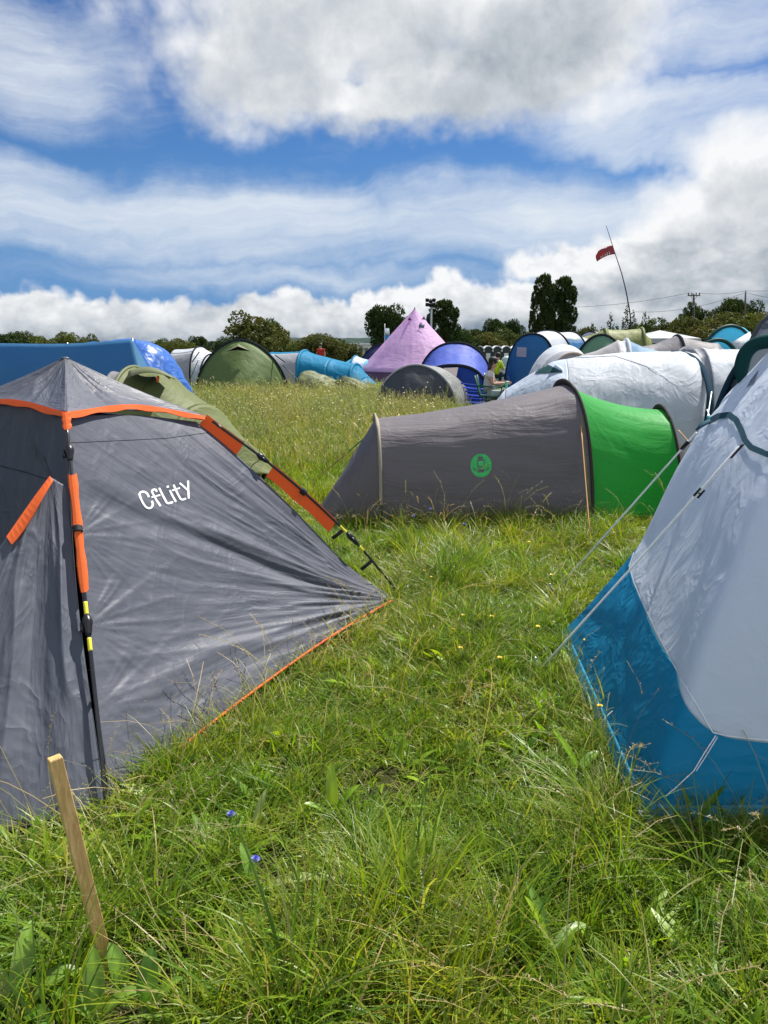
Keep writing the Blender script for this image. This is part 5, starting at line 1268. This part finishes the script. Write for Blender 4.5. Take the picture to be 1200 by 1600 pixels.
# dry stems through the sward and along the tents' feet
xd, yd = field(560, -3.6, 3.6, 1.15, 8.0)
e1x = np.linspace(.02, .98, 60); ex = A.x+(B.x-A.x)*e1x+.07+rgn.normal(0, .05, 60); ey = A.y+(B.y-A.y)*e1x-.05+rgn.normal(0, .06, 60)
tx = rgn.uniform(-.3, 1.8, 150); ty = 6.72+.06*tx+rgn.normal(0, .09, 150)-.05
bx = rgn.uniform(.74, .92, 16); by = rgn.uniform(2.3, 4.1, 16); cx_ = rgn.uniform(.95, 1.7, 12); cy__ = rgn.normal(2.25, .05, 12)
fx = rgn.uniform(-1.15, -.7, 13); fy = rgn.uniform(1.95, 2.4, 13)
xd, yd = np.r_[xd, ex, tx, bx, cx_, fx], np.r_[yd, ey, ty, by, cy__, fy]
scatter('dry_grass_stems', drys, xd, yd, .6, 1.15, rgn.integers(0, 6, len(xd)), .25, (.8, 1.2), 'dry straw coloured grass stems')
# longer sward hugging the tents
hx_ = np.r_[ex[:26], tx[:120], tx[:120]+.03, bx, cx_, cx_+.2, rgn.uniform(.9, 2.2, 60)]; hy_ = np.r_[ey[:26], ty[:120], ty[:120]-.04, by, cy__, cy__, rgn.normal(2.27, .06, 60)]
scatter('edge_grass', near, hx_, hy_, .6, 1.0, 7+rgn.integers(0, 3, len(hx_)), .25, (.6, 1.0), 'longer grass along the feet of the tents')

# ================================================================ single plants near the path
LM = leafmat('broad_leaves', trans=.50, rough=.36, spec=.45, tint=((.92, .97, .9), (1.06, 1.0, .95)))
def broad_leaf(L, Wd, az, lift, curl, col, seed, base=(0, 0, 0)):
    r_ = np.random.default_rng(seed); V = []; F = []; n = 11; p = np.array(base, float); d2 = np.array([math.cos(az), math.sin(az)]); s = np.array([-math.sin(az), math.cos(az), 0]); C = []
    for i in range(n):
        t_ = i/(n-1); a = lift-curl*t_**1.4
        if i: p = p+np.array([d2[0]*math.cos(a), d2[1]*math.cos(a), math.sin(a)])*L/(n-1)
        w = Wd*.5*(math.sin(math.pi*min(1, t_*.86+.10))**.8)*(1 if t_ > .12 else .25+t_*6)*(0.02 if i == n-1 else 1); wv_ = .10*w*math.sin(i*2.1+seed)
        for k in (-1, -.5, 0, .5, 1): V.append(p+s*w*k+np.array([0, 0, abs(k)*w*.35+wv_*k])); C.append(np.array(col)*(1.35 if k == 0 else 1)*(.9+.2*r_.random()))
    for i in range(n-1):
        for k in range(4): F.append((5*i+k, 5*i+k+1, 5*i+6+k, 5*i+5+k))
    return np.array(V), np.array(F), np.array(C)
def dock(px, py, leaves, label, group='broad-leaved dock plants in the grass'):
    g = G(px, py); L_ = .85 if py > 1400 else .95; leaves = [(L*L_, Wd*L_, *r_) for L, Wd, *r_ in leaves]; T = thing('dock_plant', label, 'plant', g, group)
    for i, (L, Wd, az, lift, curl, col) in enumerate(leaves):
        me = colmesh('leaf', *broad_leaf(L, Wd, az, lift, curl, col, int(px)+i), LM, True); o = bpy.data.objects.new('leaf', me); COL.objects.link(o); o.parent = T
    mb = MB().tube([(0, 0, -.01), (.0, 0, .03)], [.007, .005], 6).build('stem', plain('stem_green', (.12, .16, .05), .5)); mb.parent = T
GA, GB_, GC, GD = (.15, .27, .04), (.22, .35, .06), (.42, .48, .20), (.30, .44, .035)
dock(30, 1590, [(.24, .060, 2.6, .9, 1.2, GC), (.22, .075, .6, 1.0, 1.5, GA), (.26, .062, 1.7, 1.3, 1.0, GB_), (.20, .060, -.6, .8, .9, GA)], 'broad-leaved dock plant with pale yellowing leaf, in the bottom corner')
dock(150, 1596, [(.20, .060, 1.9, 1.35, .8, GA), (.17, .055, .3, .9, 1.1, GB_), (.19, .05, 2.9, .9, 1.2, GA)], 'low dock plant with dark leaves between the stake foot and the corner')
dock(196, 1555, [(.155, .055, 2.3, 1.15, .5, GB_)], 'single pale green dock leaf at the foot of the stake')
dock(228, 1592, [(.19, .064, 1.5, 1.35, .5, GA), (.15, .05, .5, 1.1, .9, GA), (.12, .05, -.5, .8, 1.0, GB_)], 'dock plant with an upright dark leaf just right of the stake foot')
dock(520, 1280, [(.20, .045, 1.7, 1.3, .3, GD), (.16, .04, .4, 1.1, .6, GD), (.13, .04, 3.3, .9, .6, GB_)], 'bright yellow-green dock leaves upright in the middle of the path')
dock(905, 1205, [(.19, .045, 2.5, 1.0, .3, GD), (.13, .045, .6, .7, .6, GB_)], 'bright green dock leaf leaning beside the blue tent wall')
dock(690, 905, [(.26, .05, 1.5, 1.25, .4, GD), (.24, .05, .3, 1.1, .6, GD), (.22, .05, 2.6, 1.0, .6, GD), (.2, .05, 3.6, .8, .6, GB_)], 'leafy yellow-green dock tuft near the tunnel tent')
dock(1085, 1290, [(.25, .050, 1.9, 1.25, .4, GA), (.2, .05, .4, 1.1, .7, GA)], 'dark dock leaves standing against the blue tent wall')
dock(1150, 1290, [(.17, .045, 1.2, 1.2, .5, GA), (.15, .04, 2.6, 1.0, .7, GA)], 'dark dock leaves at the frame edge under the blue wall')
dock(860, 1490, [(.20, .038, .5, .9, 1.7, GC), (.22, .04, 2.0, 1.2, .8, GA), (.2, .035, 2.6, 1.3, .5, GD)], 'dock plant with one pale arching leaf, lower right of the path')
dock(400, 1395, [(.30, .040, .1, .45, .9, GC), (.16, .04, 2.2, 1.1, .5, GB_)], 'dock with a long pale dying leaf lying beside the blue flower')
dock(395, 1310, [(.17, .032, 1.1, 1.2, .4, GC)], 'single pale upright leaf above the blue flower')
def bloom(px, py, h, kind, label, group):
    g = G(px, py); T = thing(kind, label, 'flower', g, group); r_ = np.random.default_rng(int(px*7+py))
    top = Vector((r_.normal(0, .02), r_.normal(0, .02), h))
    o = MB().tube([(0, 0, -.01), top*.5+Vector((.008, 0, 0)), top], .0016, 5).build('stem', MATS['stem_green']); o.parent = T
    V = []; F = []
    if kind == 'blue_flower':
        for lay in range(3):
            for k in range(9):
                a = 2*math.pi*k/9+lay*.35; e = .3+lay*.45; d = Vector((math.cos(a)*math.cos(e), math.sin(a)*math.cos(e), math.sin(e)))*.016; s = Vector((-math.sin(a), math.cos(a), 0))*.0035
                i = len(V); V += [top, top+d*.75-s, top+d, top+d*.75+s]; F.append((i, i+1, i+2, i+3))
        mt = plain('chicory_petal', (.17, .19, .58), .5)
    else:
        for lay in range(2):
            for k in range(8):
                a = 2*math.pi*k/8+lay*.4; e = .15+lay*.35; d = Vector((math.cos(a)*math.cos(e), math.sin(a)*math.cos(e), math.sin(e)))*.014; s = Vector((-math.sin(a), math.cos(a), 0))*.0042
                i = len(V); V += [top, top+d*.7-s, top+d, top+d*.7+s]; F.append((i, i+1, i+2, i+3))
        mt = plain('yellow_petal', (.75, .52, .01), .5)
    o = MB().add(V, F).build('petals', mt, smooth=False); o.parent = T
    o = MB().ball(top+Vector((0, 0, -.002)), (.0045, .0045, .005), 7, 5).build('flower_centre', plain('flower_eye', (.35, .24, .04), .7)); o.parent = T
bloom(412, 1385, .10, 'blue_flower', 'deep blue scabious flower beside the pale dying dock leaf', 'blue flowers'); bloom(368, 1325, .10, 'blue_flower', 'faded blue flower near the foot of the slate grey tent', 'blue flowers')
for k, (px, py) in enumerate(((668, 838), (648, 850), (726, 855))): bloom(px, py, .24-.05*(k == 2), 'blue_flower', ['pale blue flower highest against the grey tunnel tent', 'pale blue flower low left against the grey tunnel tent', 'pale blue flower in the grass below the lantern badge'][k], 'blue flowers')
for px, py in ((657, 905), (672, 918), (716, 978), (712, 1003), (724, 1030), (774, 1050), (821, 862), (772, 986), (908, 1024), (942, 1130), (830, 1000), (858, 912)): bloom(px, py+8, .09+.03*random.random(), 'yellow_flower', 'small yellow flower in the grass path between the tents', 'yellow flowers scattered over the path')

# ================================================================ trees and hedges
TM = leafmat('tree_leaves', trans=.22, rough=.55, spec=.06, tint=((.9, .95, .95), (1.08, 1.0, .9)), scale=.25)
BARK = plain('bark', (.06, .048, .036), .9, bump=.6)
def crown(blobs, n, size, seed, cols, shell=.55):
    r_ = np.random.default_rng(seed); vol = np.array([b[3]*b[4]*b[5] for b in blobs])**.75; pick = r_.choice(len(blobs), n, p=vol/vol.sum()); B_ = np.array(blobs)[pick]
    d = r_.normal(0, 1, (n, 3)); d /= np.linalg.norm(d, axis=1, keepdims=True); rad = r_.random(n)**(1/3)*(1-shell)+shell*np.clip(r_.normal(.93, .10, n), 0, 1.18)
    # leaves gathered in twigs: snap towards random twig centres
    p = d*rad[:, None]
    tw = r_.normal(0, 1, (60, 3)); tw /= np.linalg.norm(tw, axis=1, keepdims=True); tw *= (.65+.4*r_.random((60, 1)))
    j = np.argmax(p@tw.T, 1); p = p*.72+tw[j]*.28*np.linalg.norm(p, axis=1, keepdims=True)
    c = B_[:, :3]+p*B_[:, 3:6]
    nn = r_.normal(0, 1, (n, 3)); nn /= np.linalg.norm(nn, axis=1, keepdims=True); u = np.cross(nn, r_.normal(0, 1, (n, 3))); u /= np.linalg.norm(u, axis=1, keepdims=True); v = np.cross(nn, u)
    s = size*(.6+.8*r_.random((n, 1)))
    V = np.stack([c-u*s, c-v*s*.55, c+u*s, c+v*s*.55], 1).reshape(-1, 3); F = np.arange(n*4).reshape(n, 4)
    cc = np.array(cols)[r_.integers(0, len(cols), n)]*(.75+.5*r_.random((n, 1)))
    return V, F, np.repeat(cc, 4, 0)
DK = [(.034, .060, .020), (.046, .072, .022), (.028, .052, .018)]; MD = [(.065, .095, .026), (.085, .112, .03), (.052, .08, .024)]; LT = [(.11, .135, .034), (.13, .145, .042), (.09, .12, .03)]; BR = [(.095, .092, .036), (.08, .088, .03), (.115, .108, .045)]
def rb(seed, n, rx, rz, zc, br):
    r_ = np.random.default_rng(seed); out = [(0, 0, zc, rx*.6, rx*.6, rz*.65)]
    for k in range(n):
        a = r_.random()*6.283; q = .35+.5*r_.random(); zz = r_.uniform(-.75, .85); out.append((math.cos(a)*rx*q*math.sqrt(max(.15, 1-zz*zz)), math.sin(a)*rx*q*math.sqrt(max(.15, 1-zz*zz)), zc+zz*rz*.75, br*(.7+.6*r_.random()), br*(.7+.6*r_.random()), br*(.55+.5*r_.random())))
    return out
# unit crowns: radius about 1 wide, height 0..2
PROTO = {
 'round': [colmesh('crown', *crown(rb(s, 12, .85, .85, 1.05, .38), 13000, .034, s, DK), TM) for s in (1, 2)],
 'bush': [colmesh('crown', *crown(rb(s, 12, .95, .75, .95, .36), 11000, .034, s, MD+BR), TM) for s in (3, 4)],
 'light': [colmesh('crown', *crown(rb(s, 14, 1.0, .75, .9, .36), 11000, .034, s, LT+MD), TM) for s in (5, 6)],
 'tall': [colmesh('crown', *crown([(.05, 0, .35, .62, .6, .4), (.2, 0, .85, .72, .6, .42), (-.22, .1, 1.2, .70, .6, .38), (.22, 0, 1.5, .62, .55, .30), (-.05, 0, 1.72, .66, .5, .24), (.70, 0, .62, .34, .3, .2), (-.66, 0, .95, .32, .3, .18), (.72, .1, 1.18, .28, .3, .18), (-.6, 0, 1.5, .26, .3, .14), (.1, 0, 1.86, .45, .35, .12), (.6, 0, 1.62, .3, .3, .16)], 26000, .034, s, DK), TM) for s in (7, 8)],
 'sparse': [colmesh('crown', *crown(rb(s, 16, 1.0, .85, 1.0, .25), 5200, .040, s, BR+MD, .4), TM) for s in (9, 10)],
 'spiky': [colmesh('crown', *crown([(x, y, h*.5, .16, .16, h*.55) for x, y, h in [(-.8, 0, 1.2), (-.55, .1, 1.5), (-.3, -.1, 1.3), (0, 0, 1.7), (.25, .1, 1.4), (.5, 0, 1.95), (.7, 0, 1.8), (.85, .1, 1.1)]]+[(0, 0, .5, .95, .5, .5)], 9000, .032, s, MD+DK), TM) for s in (11, 12)]}
EXT = {}
for kk, l_ in PROTO.items():
    for m_ in l_:
        c_ = np.empty(len(m_.vertices)*3, np.float32); m_.vertices.foreach_get('co', c_); c_ = c_.reshape(-1, 3); EXT[m_.name] = (float(np.percentile(np.abs(c_[:, 0]), 98)), float(np.percentile(c_[:, 2], 99.6)))
def limbs(name, ht, r, seed, wd, n=6):
    r_ = np.random.default_rng(seed); mb = MB().tube([(0, 0, -.3), (.02*ht, 0, .25*ht), (-.01*ht, .02*ht, .5*ht), (0, 0, .8*ht)], [r*1.3, r, r*.75, r*.3], 8)
    for k in range(n):
        a = k*6.283/n+r_.random(); z = ht*(.2+.35*r_.random()); d = Vector((math.cos(a), math.sin(a), 1.2+.6*r_.random())).normalized(); L = min(ht*.28, wd*.75)*(.7+.3*r_.random())
        mb.tube([Vector((0, 0, z)), Vector((0, 0, z))+d*L*.5, Vector((0, 0, z))+d*L+Vector((0, 0, L*.15))], [r*.5, r*.32, r*.1], 6)
    return mb
GRP = {'tree': 'trees beyond the campsite', 'bush': 'hedge bushes beyond the campsite'}
def tree(kind, px, wpx, top, Y, label, cat='tree', name=None, k=0, base=None, depth=None):
    z0 = gz(Y)-.2; g = D(px, top, Y); H = g.z-z0; Wd = wpx/FOC*(Y*CP)/2
    T = thing(name or ('hedge_bush' if cat == 'bush' else 'tree'), label, cat, (g.x, Y, z0), GRP.get(cat))
    me = PROTO[kind][k % 2]; o = bpy.data.objects.new('crown', me); COL.objects.link(o); o.parent = T
    zb = 0 if base is None else base*H
    o.location = (0, 0, zb); ex, ez = EXT[me.name]; o.scale = (Wd/ex, Wd/ex, (H-zb)/ez); o.rotation_euler = (0, 0, 0 if kind in ('tall', 'spiky') else (px*1.7) % 6.28)
    tr = limbs('trunk', H, max(.05, H*.03), abs(int(px)), Wd).build('trunk', BARK); tr.parent = T
    return T
tree('sparse', 401, 92, 489, 46, 'loose brownish-green thorn tree behind the green dome tent', k=0)
tree('bush', 401, 80, 500, 47, 'darker thorn bush inside the loose tree behind the green dome tent', cat='bush', k=1)
tree('round', 607, 70, 478, 62, 'dark bushy tree directly left behind the pink bell tent', k=0)
tree('bush', 628, 60, 492, 66, 'green tree just behind the peak of the pink bell tent', k=1)
tree('tall', 692, 52, 470, 66, 'dark upright tree right of the floodlight mast', k=0)
tree('round', 706, 56, 508, 70, 'low dark tree at the foot of the upright tree by the mast', k=1)
tree('tall', 850, 38, 430, 96, 'taller left half of the twin dark trees', k=0); tree('tall', 881, 44, 434, 97, 'right half of the twin dark trees, leaning right', k=1)
tree('round', 772, 42, 499, 125, 'round dark tree on the horizon left of the twin trees', k=0); tree('round', 806, 32, 500, 127, 'narrow dark tree on the horizon next to the twin trees', k=1)
tree('round', 794, 22, 503, 128, 'smallest dark tree between the two round horizon trees', k=0)
tree('round', 1090, 46, 474, 135, 'dark round tree behind the crossarmed utility pole', k=1)
tree('round', 1140, 62, 468, 138, 'broad dark tree behind the plain utility pole', k=0); tree('round', 1172, 52, 472, 140, 'dark tree at the frame edge behind the radio mast', k=1)
for i, (px, w, top, Y, kd, lb) in enumerate((
    (2, 60, 522, 100, 'round', 'dark hedge bush above the blue wall at the left frame edge'), (38, 46, 519, 104, 'round', 'rounded dark hedge bush above the blue wall'), (70, 46, 526, 96, 'light', 'light green hedge bush above the blue wall'), (112, 44, 520, 92, 'light', 'pointed light green hedge bush above the blue tarpaulin'), (142, 26, 523, 98, 'bush', 'small dark hedge bush above the blue tarpaulin'), (-50, 60, 524, 100, 'bush', 'hedge bush outside the left edge'),
    (262, 34, 530, 75, 'light', 'light hedge bush behind the blue tarpaulin crest'), (286, 40, 530, 70, 'light', 'light green bush above the white and grey tunnel tent'), (306, 26, 526, 95, 'round', 'small dark bush left of the green dome tent peak'), (196, 60, 534, 90, 'bush', 'hedge bush hidden behind the tarpaulin'), (240, 50, 535, 88, 'bush', 'low hedge bush behind the shiny tarpaulin'),
    (350, 46, 527, 80, 'round', 'dark bush left under the loose thorn tree'), (452, 50, 533, 70, 'light', 'light green bush right of the loose thorn tree'), (498, 66, 522, 58, 'bush', 'brownish-green bush behind the red-topped person'), (530, 50, 530, 64, 'bush', 'green bush left of the white site cabin'), (476, 40, 530, 66, 'light', 'small bush between thorn tree and brownish bush'),
    (735, 56, 515, 90, 'round', 'dark hedge bush right of the floodlight mast'), (760, 46, 520, 84, 'bush', 'green hedge bush above the portable toilets'), (790, 56, 516, 88, 'bush', 'rusty green hedge bush below the round horizon trees'), (818, 40, 521, 92, 'bush', 'low hedge bush below the twin trees'), (720, 40, 524, 78, 'round', 'dark bush behind the royal blue tent'), (845, 60, 516, 100, 'round', 'dark bush filling the foot of the twin trees'), (885, 60, 518, 101, 'round', 'dark bush right at the foot of the twin trees'),
    (915, 40, 512, 90, 'bush', 'hedge bush between twin trees and flag pole'), (955, 66, 488, 78, 'spiky', 'ragged upright bush left of the flag pole'), (992, 40, 494, 80, 'spiky', 'ragged bush at the foot of the flag pole'), (1030, 60, 500, 84, 'bush', 'green hedge bush right of the flag pole'), (1065, 64, 497, 82, 'bush', 'hedge bush left of the crossarmed pole'), (1098, 66, 500, 80, 'bush', 'dark hedge bush behind the crossarmed pole foot'), (1133, 70, 489, 84, 'bush', 'big hedge bush left of the plain utility pole'), (1172, 66, 492, 82, 'light', 'lighter hedge bush behind the tall grey tent'), (1205, 60, 490, 84, 'bush', 'hedge bush partly hidden by the tall grey tent'), (1250, 80, 488, 84, 'bush', 'hedge bush beyond the right frame edge'), (1010, 60, 508, 86, 'light', 'low light hedge bush behind the gazebo'))):
    tree(kd, px, w*1.35, top, Y, lb, cat='bush', k=i)
# ================================================================ light, sky, camera
SUN_EL, SUN_AZ = math.radians(54), math.radians(38)      # azimuth from +Y towards +X
sun = bpy.data.lights.new('sun', 'SUN'); sun.energy = 4.7; sun.angle = math.radians(.6); sun.color = (1, .955, .88)
so = bpy.data.objects.new('sun', sun); COL.objects.link(so)
sd = Vector((math.sin(SUN_AZ)*math.cos(SUN_EL), math.cos(SUN_AZ)*math.cos(SUN_EL), math.sin(SUN_EL)))
so.rotation_euler = sd.to_track_quat('Z', 'Y').to_euler(); so.location = sd*30
wd = bpy.data.worlds.new('World'); S.world = wd; wd.use_nodes = True
t = NT(wd.node_tree); t.n.clear()
sky = t.node('ShaderNodeTexSky', sky_type='NISHITA'); sky.sun_disc = False
sky.sun_elevation = SUN_EL; sky.sun_rotation = SUN_AZ; sky.air_density = 1.0; sky.dust_density = .4; sky.ozone_density = 2.2
d = t.node('ShaderNodeTexCoord').outputs['Generated']
sp = t.node('ShaderNodeSeparateXYZ', {0: d}); dx, dy, dz = sp.outputs
az = t.m('ARCTAN2', dx, dy); el = t.m('ARCSINE', dz, clamp=False)
def azel(px, py):
    r = ray(px, py); return math.atan2(r.x, r.y), math.asin(r.z)
def blob(a, e, px, py, rx, ry, rot=0.0):
    """soft ellipse on the sky: 1 in the middle, 0 at the rim, below 0 outside"""
    a0, e0 = azel(px, py); k = math.cos(e0)
    x = t.m('MULTIPLY', t.m('SUBTRACT', a, a0), k*FOC/rx); y = t.m('MULTIPLY', t.m('SUBTRACT', e, e0), FOC/ry)
    return t.m('SUBTRACT', 1.0, t.m('SQRT', t.m('ADD', t.m('MULTIPLY', x, x), t.m('MULTIPLY', y, y))))
def vmax(l):
    r = l[0]
    for x in l[1:]: r = t.m('MAXIMUM', r, x)
    return r
wv = t.noise(d, 3.2, 4, .6, 0, 1); w2 = t.noise(d, 12, 4, .65, 0, 1)
wsep = t.node('ShaderNodeSeparateColor', {0: wv}); wsep2 = t.node('ShaderNodeSeparateColor', {0: w2})
def warp(base, o1, o2, k1, k2):
    return t.m('ADD', base, t.m('ADD', t.m('MULTIPLY', t.m('SUBTRACT', o1, .5), k1), t.m('MULTIPLY', t.m('SUBTRACT', o2, .5), k2)))
azw = warp(az, wsep.outputs[0], wsep2.outputs[0], .10, .06); elw = warp(el, wsep.outputs[1], wsep2.outputs[1], .07, .045)
front = t.ramp(dy, -.1, .25)
BIG = [(540, 10, 390, 130), (850, 40, 240, 130), (420, 90, 220, 110), (570, 165, 190, 46), (880, 115, 170, 75), (700, 130, 260, 85)]
RIGHT = [(1140, 335, 170, 100), (1195, 270, 130, 80), (1050, 405, 260, 58), (1200, 400, 220, 120), (930, 412, 140, 30)]
def bank(a, e):
    """low bank along the horizon, heaped up in puffs"""
    n = t.noise(t.xyz(t.m('MULTIPLY', a, 4.5), 0.0, 3.3), 1.0, 2, .5)
    pf = t.m('ABSOLUTE', t.m('SUBTRACT', t.noise(t.xyz(t.m('MULTIPLY', a, 15.0), t.m('MULTIPLY', e, 9.0), 8.1), 1.0, 2, .5), .5))
    topel = t.m('ADD', t.m('ADD', .050, t.m('MULTIPLY', n, .035)), t.m('MULTIPLY', pf, .085))
    bump = t.m('MULTIPLY', t.ramp(a, -.06, .12), .016)
    return t.m('MULTIPLY', t.m('SUBTRACT', t.m('ADD', topel, bump), e), 16.0)
def puffs(p, s, det=3):
    return t.m('ABSOLUTE', t.m('SUBTRACT', t.noise(p, s, det, .55), .5))
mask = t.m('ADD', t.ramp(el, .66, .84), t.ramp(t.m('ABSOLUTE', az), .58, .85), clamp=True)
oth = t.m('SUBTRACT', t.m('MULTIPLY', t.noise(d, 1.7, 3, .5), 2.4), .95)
def density(a, e, pn):
    n = t.noise(pn, 5.0, 9, .62, .2)
    big = vmax([blob(a, e, *b) for b in BIG+RIGHT])
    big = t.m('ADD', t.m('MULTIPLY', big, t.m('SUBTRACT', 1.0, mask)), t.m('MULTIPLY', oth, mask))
    cov = t.m('MAXIMUM', t.m('MULTIPLY', big, 1.2), t.m('MINIMUM', bank(a, e), .75))
    ns = t.m('ADD', t.m('MULTIPLY', t.m('SUBTRACT', n, .5), 1.25), t.m('MULTIPLY', t.m('SUBTRACT', puffs(pn, 14), .13), 1.0))
    return t.m('ADD', cov, t.m('MULTIPLY', ns, t.ramp(e, .0, .22, .55, 1.0)))
den = density(azw, elw, d)
den2 = density(t.m('ADD', azw, .012), t.m('ADD', elw, .026), t.vm('ADD', d, (.018, -.008, .026)))
low = t.ramp(el, .10, .16)
cum = t.ramp(den, t.m('MULTIPLY', low, -.06), t.ramp(low, 0, 1, .20, .62))
g1 = t.noise(d, 4.5, 4, .55, .4); g2 = t.noise(d, 17, 6, .62, .3)
lum = t.m('SUBTRACT', 1.0, t.m('MULTIPLY', t.ramp(den2, -.02, 1.0), t.ramp(low, 0, 1, .66, .52)))
lum = t.m('ADD', lum, t.m('ADD', t.m('MULTIPLY', t.m('SUBTRACT', g1, .5), .95), t.m('MULTIPLY', t.m('SUBTRACT', g2, .5), .85)))
lum = t.m('SUBTRACT', lum, t.m('MULTIPLY', blob(azw, elw, 760, 105, 210, 85), t.m('MULTIPLY', t.ramp(blob(azw, elw, 760, 105, 210, 85), 0, .3), .35)))
lum = t.m('SUBTRACT', lum, t.m('MULTIPLY', t.m('SUBTRACT', 1.0, t.ramp(el, .015, .085)), .36))
pz = t.vm('MULTIPLY', d, (1.0, 1.0, 1.7))
pf_ = t.m('ADD', t.m('MULTIPLY', t.m('SUBTRACT', puffs(pz, 17, 3), .10), 2.2), t.m('MULTIPLY', t.m('SUBTRACT', puffs(pz, 36, 3), .11), .8))
lum = t.m('ADD', lum, t.m('MULTIPLY', pf_, t.ramp(low, 0, 1, .62, .16)))
lum = t.ramp(lum, -.10, .88, smooth=False)
ccol = t.mix(lum, (.235, .30, .375, 1), (.94, .955, .97, 1))
mid = t.m('MULTIPLY', t.m('MULTIPLY', lum, t.m('SUBTRACT', 1.0, lum)), .35)
ccol = t.mix(mid, ccol, (.55, .60, .66, 1))
# --- high thin streaks
hz = t.m('ADD', dz, .16)
qx, qy = t.m('DIVIDE', dx, hz), t.m('DIVIDE', dy, hz)
q = t.xyz(t.m('MULTIPLY', az, 2.4), t.m('MULTIPLY', t.m('ADD', el, t.m('MULTIPLY', az, -.06)), 9.5), 1.7)
q = t.vm('ADD', q, t.vm('SCALE', t.vm('SUBTRACT', wv, (.5, .5, .5)), scale=.95))
q = t.vm('ADD', q, t.vm('SCALE', t.vm('SUBTRACT', w2, (.5, .5, .5)), scale=.14))
st = t.noise(q, .9, 7, .58, 0)
stf = t.noise(t.vm('MULTIPLY', q, (2.0, 3.2, 1)), 1.0, 7, .68, 0)
band = vmax([blob(azw, elw, 330, 345, 800, 84), blob(azw, elw, 760, 345, 420, 95), blob(azw, elw, 40, 295, 230, 62), blob(azw, elw, 30, 100, 220, 130), blob(azw, elw, 1110, 40, 190, 90), t.m("MULTIPLY", blob(azw, elw, 1060, 195, 240, 60), 1.6), t.m('MULTIPLY', blob(azw, elw, 500, 425, 760, 40), .65)])
ci = t.m('ADD', t.m('MULTIPLY', t.ramp(band, -.10, .80), .80), t.m('ADD', t.m('MULTIPLY', t.m('SUBTRACT', st, .5), 1.45), t.m('MULTIPLY', t.m('SUBTRACT', stf, .5), .62)))
ci = t.m('MULTIPLY', t.m('MULTIPLY', t.m('MULTIPLY', t.ramp(ci, .06, 1.15), .92), t.m('ADD', .62, t.m('MULTIPLY', t.noise(t.vm('MULTIPLY', q, (1.3, 6.5, 1)), 1.0, 6, .65), .62))), front)
SK = 0.06; EXPO = 1.9
blue = t.node('ShaderNodeHueSaturation', {'Saturation': 1.22, 'Value': 1.0, 'Color': sky.outputs[0]}).outputs[0]
blue = t.mix(1.0, blue, (.35, .53, .75, 1), 'MULTIPLY')
blue = t.mix(t.ramp(el, .06, .30, .85, 0), blue, (.14/(SK*EXPO), .31/(SK*EXPO), .62/(SK*EXPO), 1))
inv = 1/(SK*EXPO)
c = t.mix(ci, blue, (.80*inv, .86*inv, .92*inv, 1))
cc = t.vm('SCALE', ccol, scale=t.m('MULTIPLY', inv, t.m('ADD', 1.0, t.m('MULTIPLY', t.ramp(dy, .15, -.5), .9))))   # unseen clouds behind the viewer, brightened to add fill light
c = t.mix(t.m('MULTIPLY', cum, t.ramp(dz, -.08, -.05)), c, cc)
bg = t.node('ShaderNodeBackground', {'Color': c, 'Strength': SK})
t.l.new(bg.outputs[0], t.node('ShaderNodeOutputWorld').inputs[0])
wd.cycles.sampling_method = 'MANUAL'; wd.cycles.sample_map_resolution = 512

cam = bpy.data.cameras.new('camera'); co_ = bpy.data.objects.new('camera', cam); COL.objects.link(co_)
co_.location = CAM; co_.rotation_euler = (math.pi/2-PITCH, 0, 0)
cam.sensor_fit = 'VERTICAL'; cam.sensor_height = 24; cam.lens = 24*FOC/1600; cam.clip_end = 6000; cam.clip_start = .05
S.camera = co_
S.view_settings.view_transform = 'Standard'; S.view_settings.look = 'None'; S.view_settings.gamma = 1; S.view_settings.exposure = math.log2(EXPO)
S.view_settings.use_curve_mapping = False
cy_ = S.cycles
cy_.max_bounces = 6; cy_.diffuse_bounces = 3; cy_.glossy_bounces = 2; cy_.transmission_bounces = 3; cy_.transparent_max_bounces = 6
cy_.sample_clamp_indirect = 6; cy_.caustics_reflective = False; cy_.caustics_refractive = False
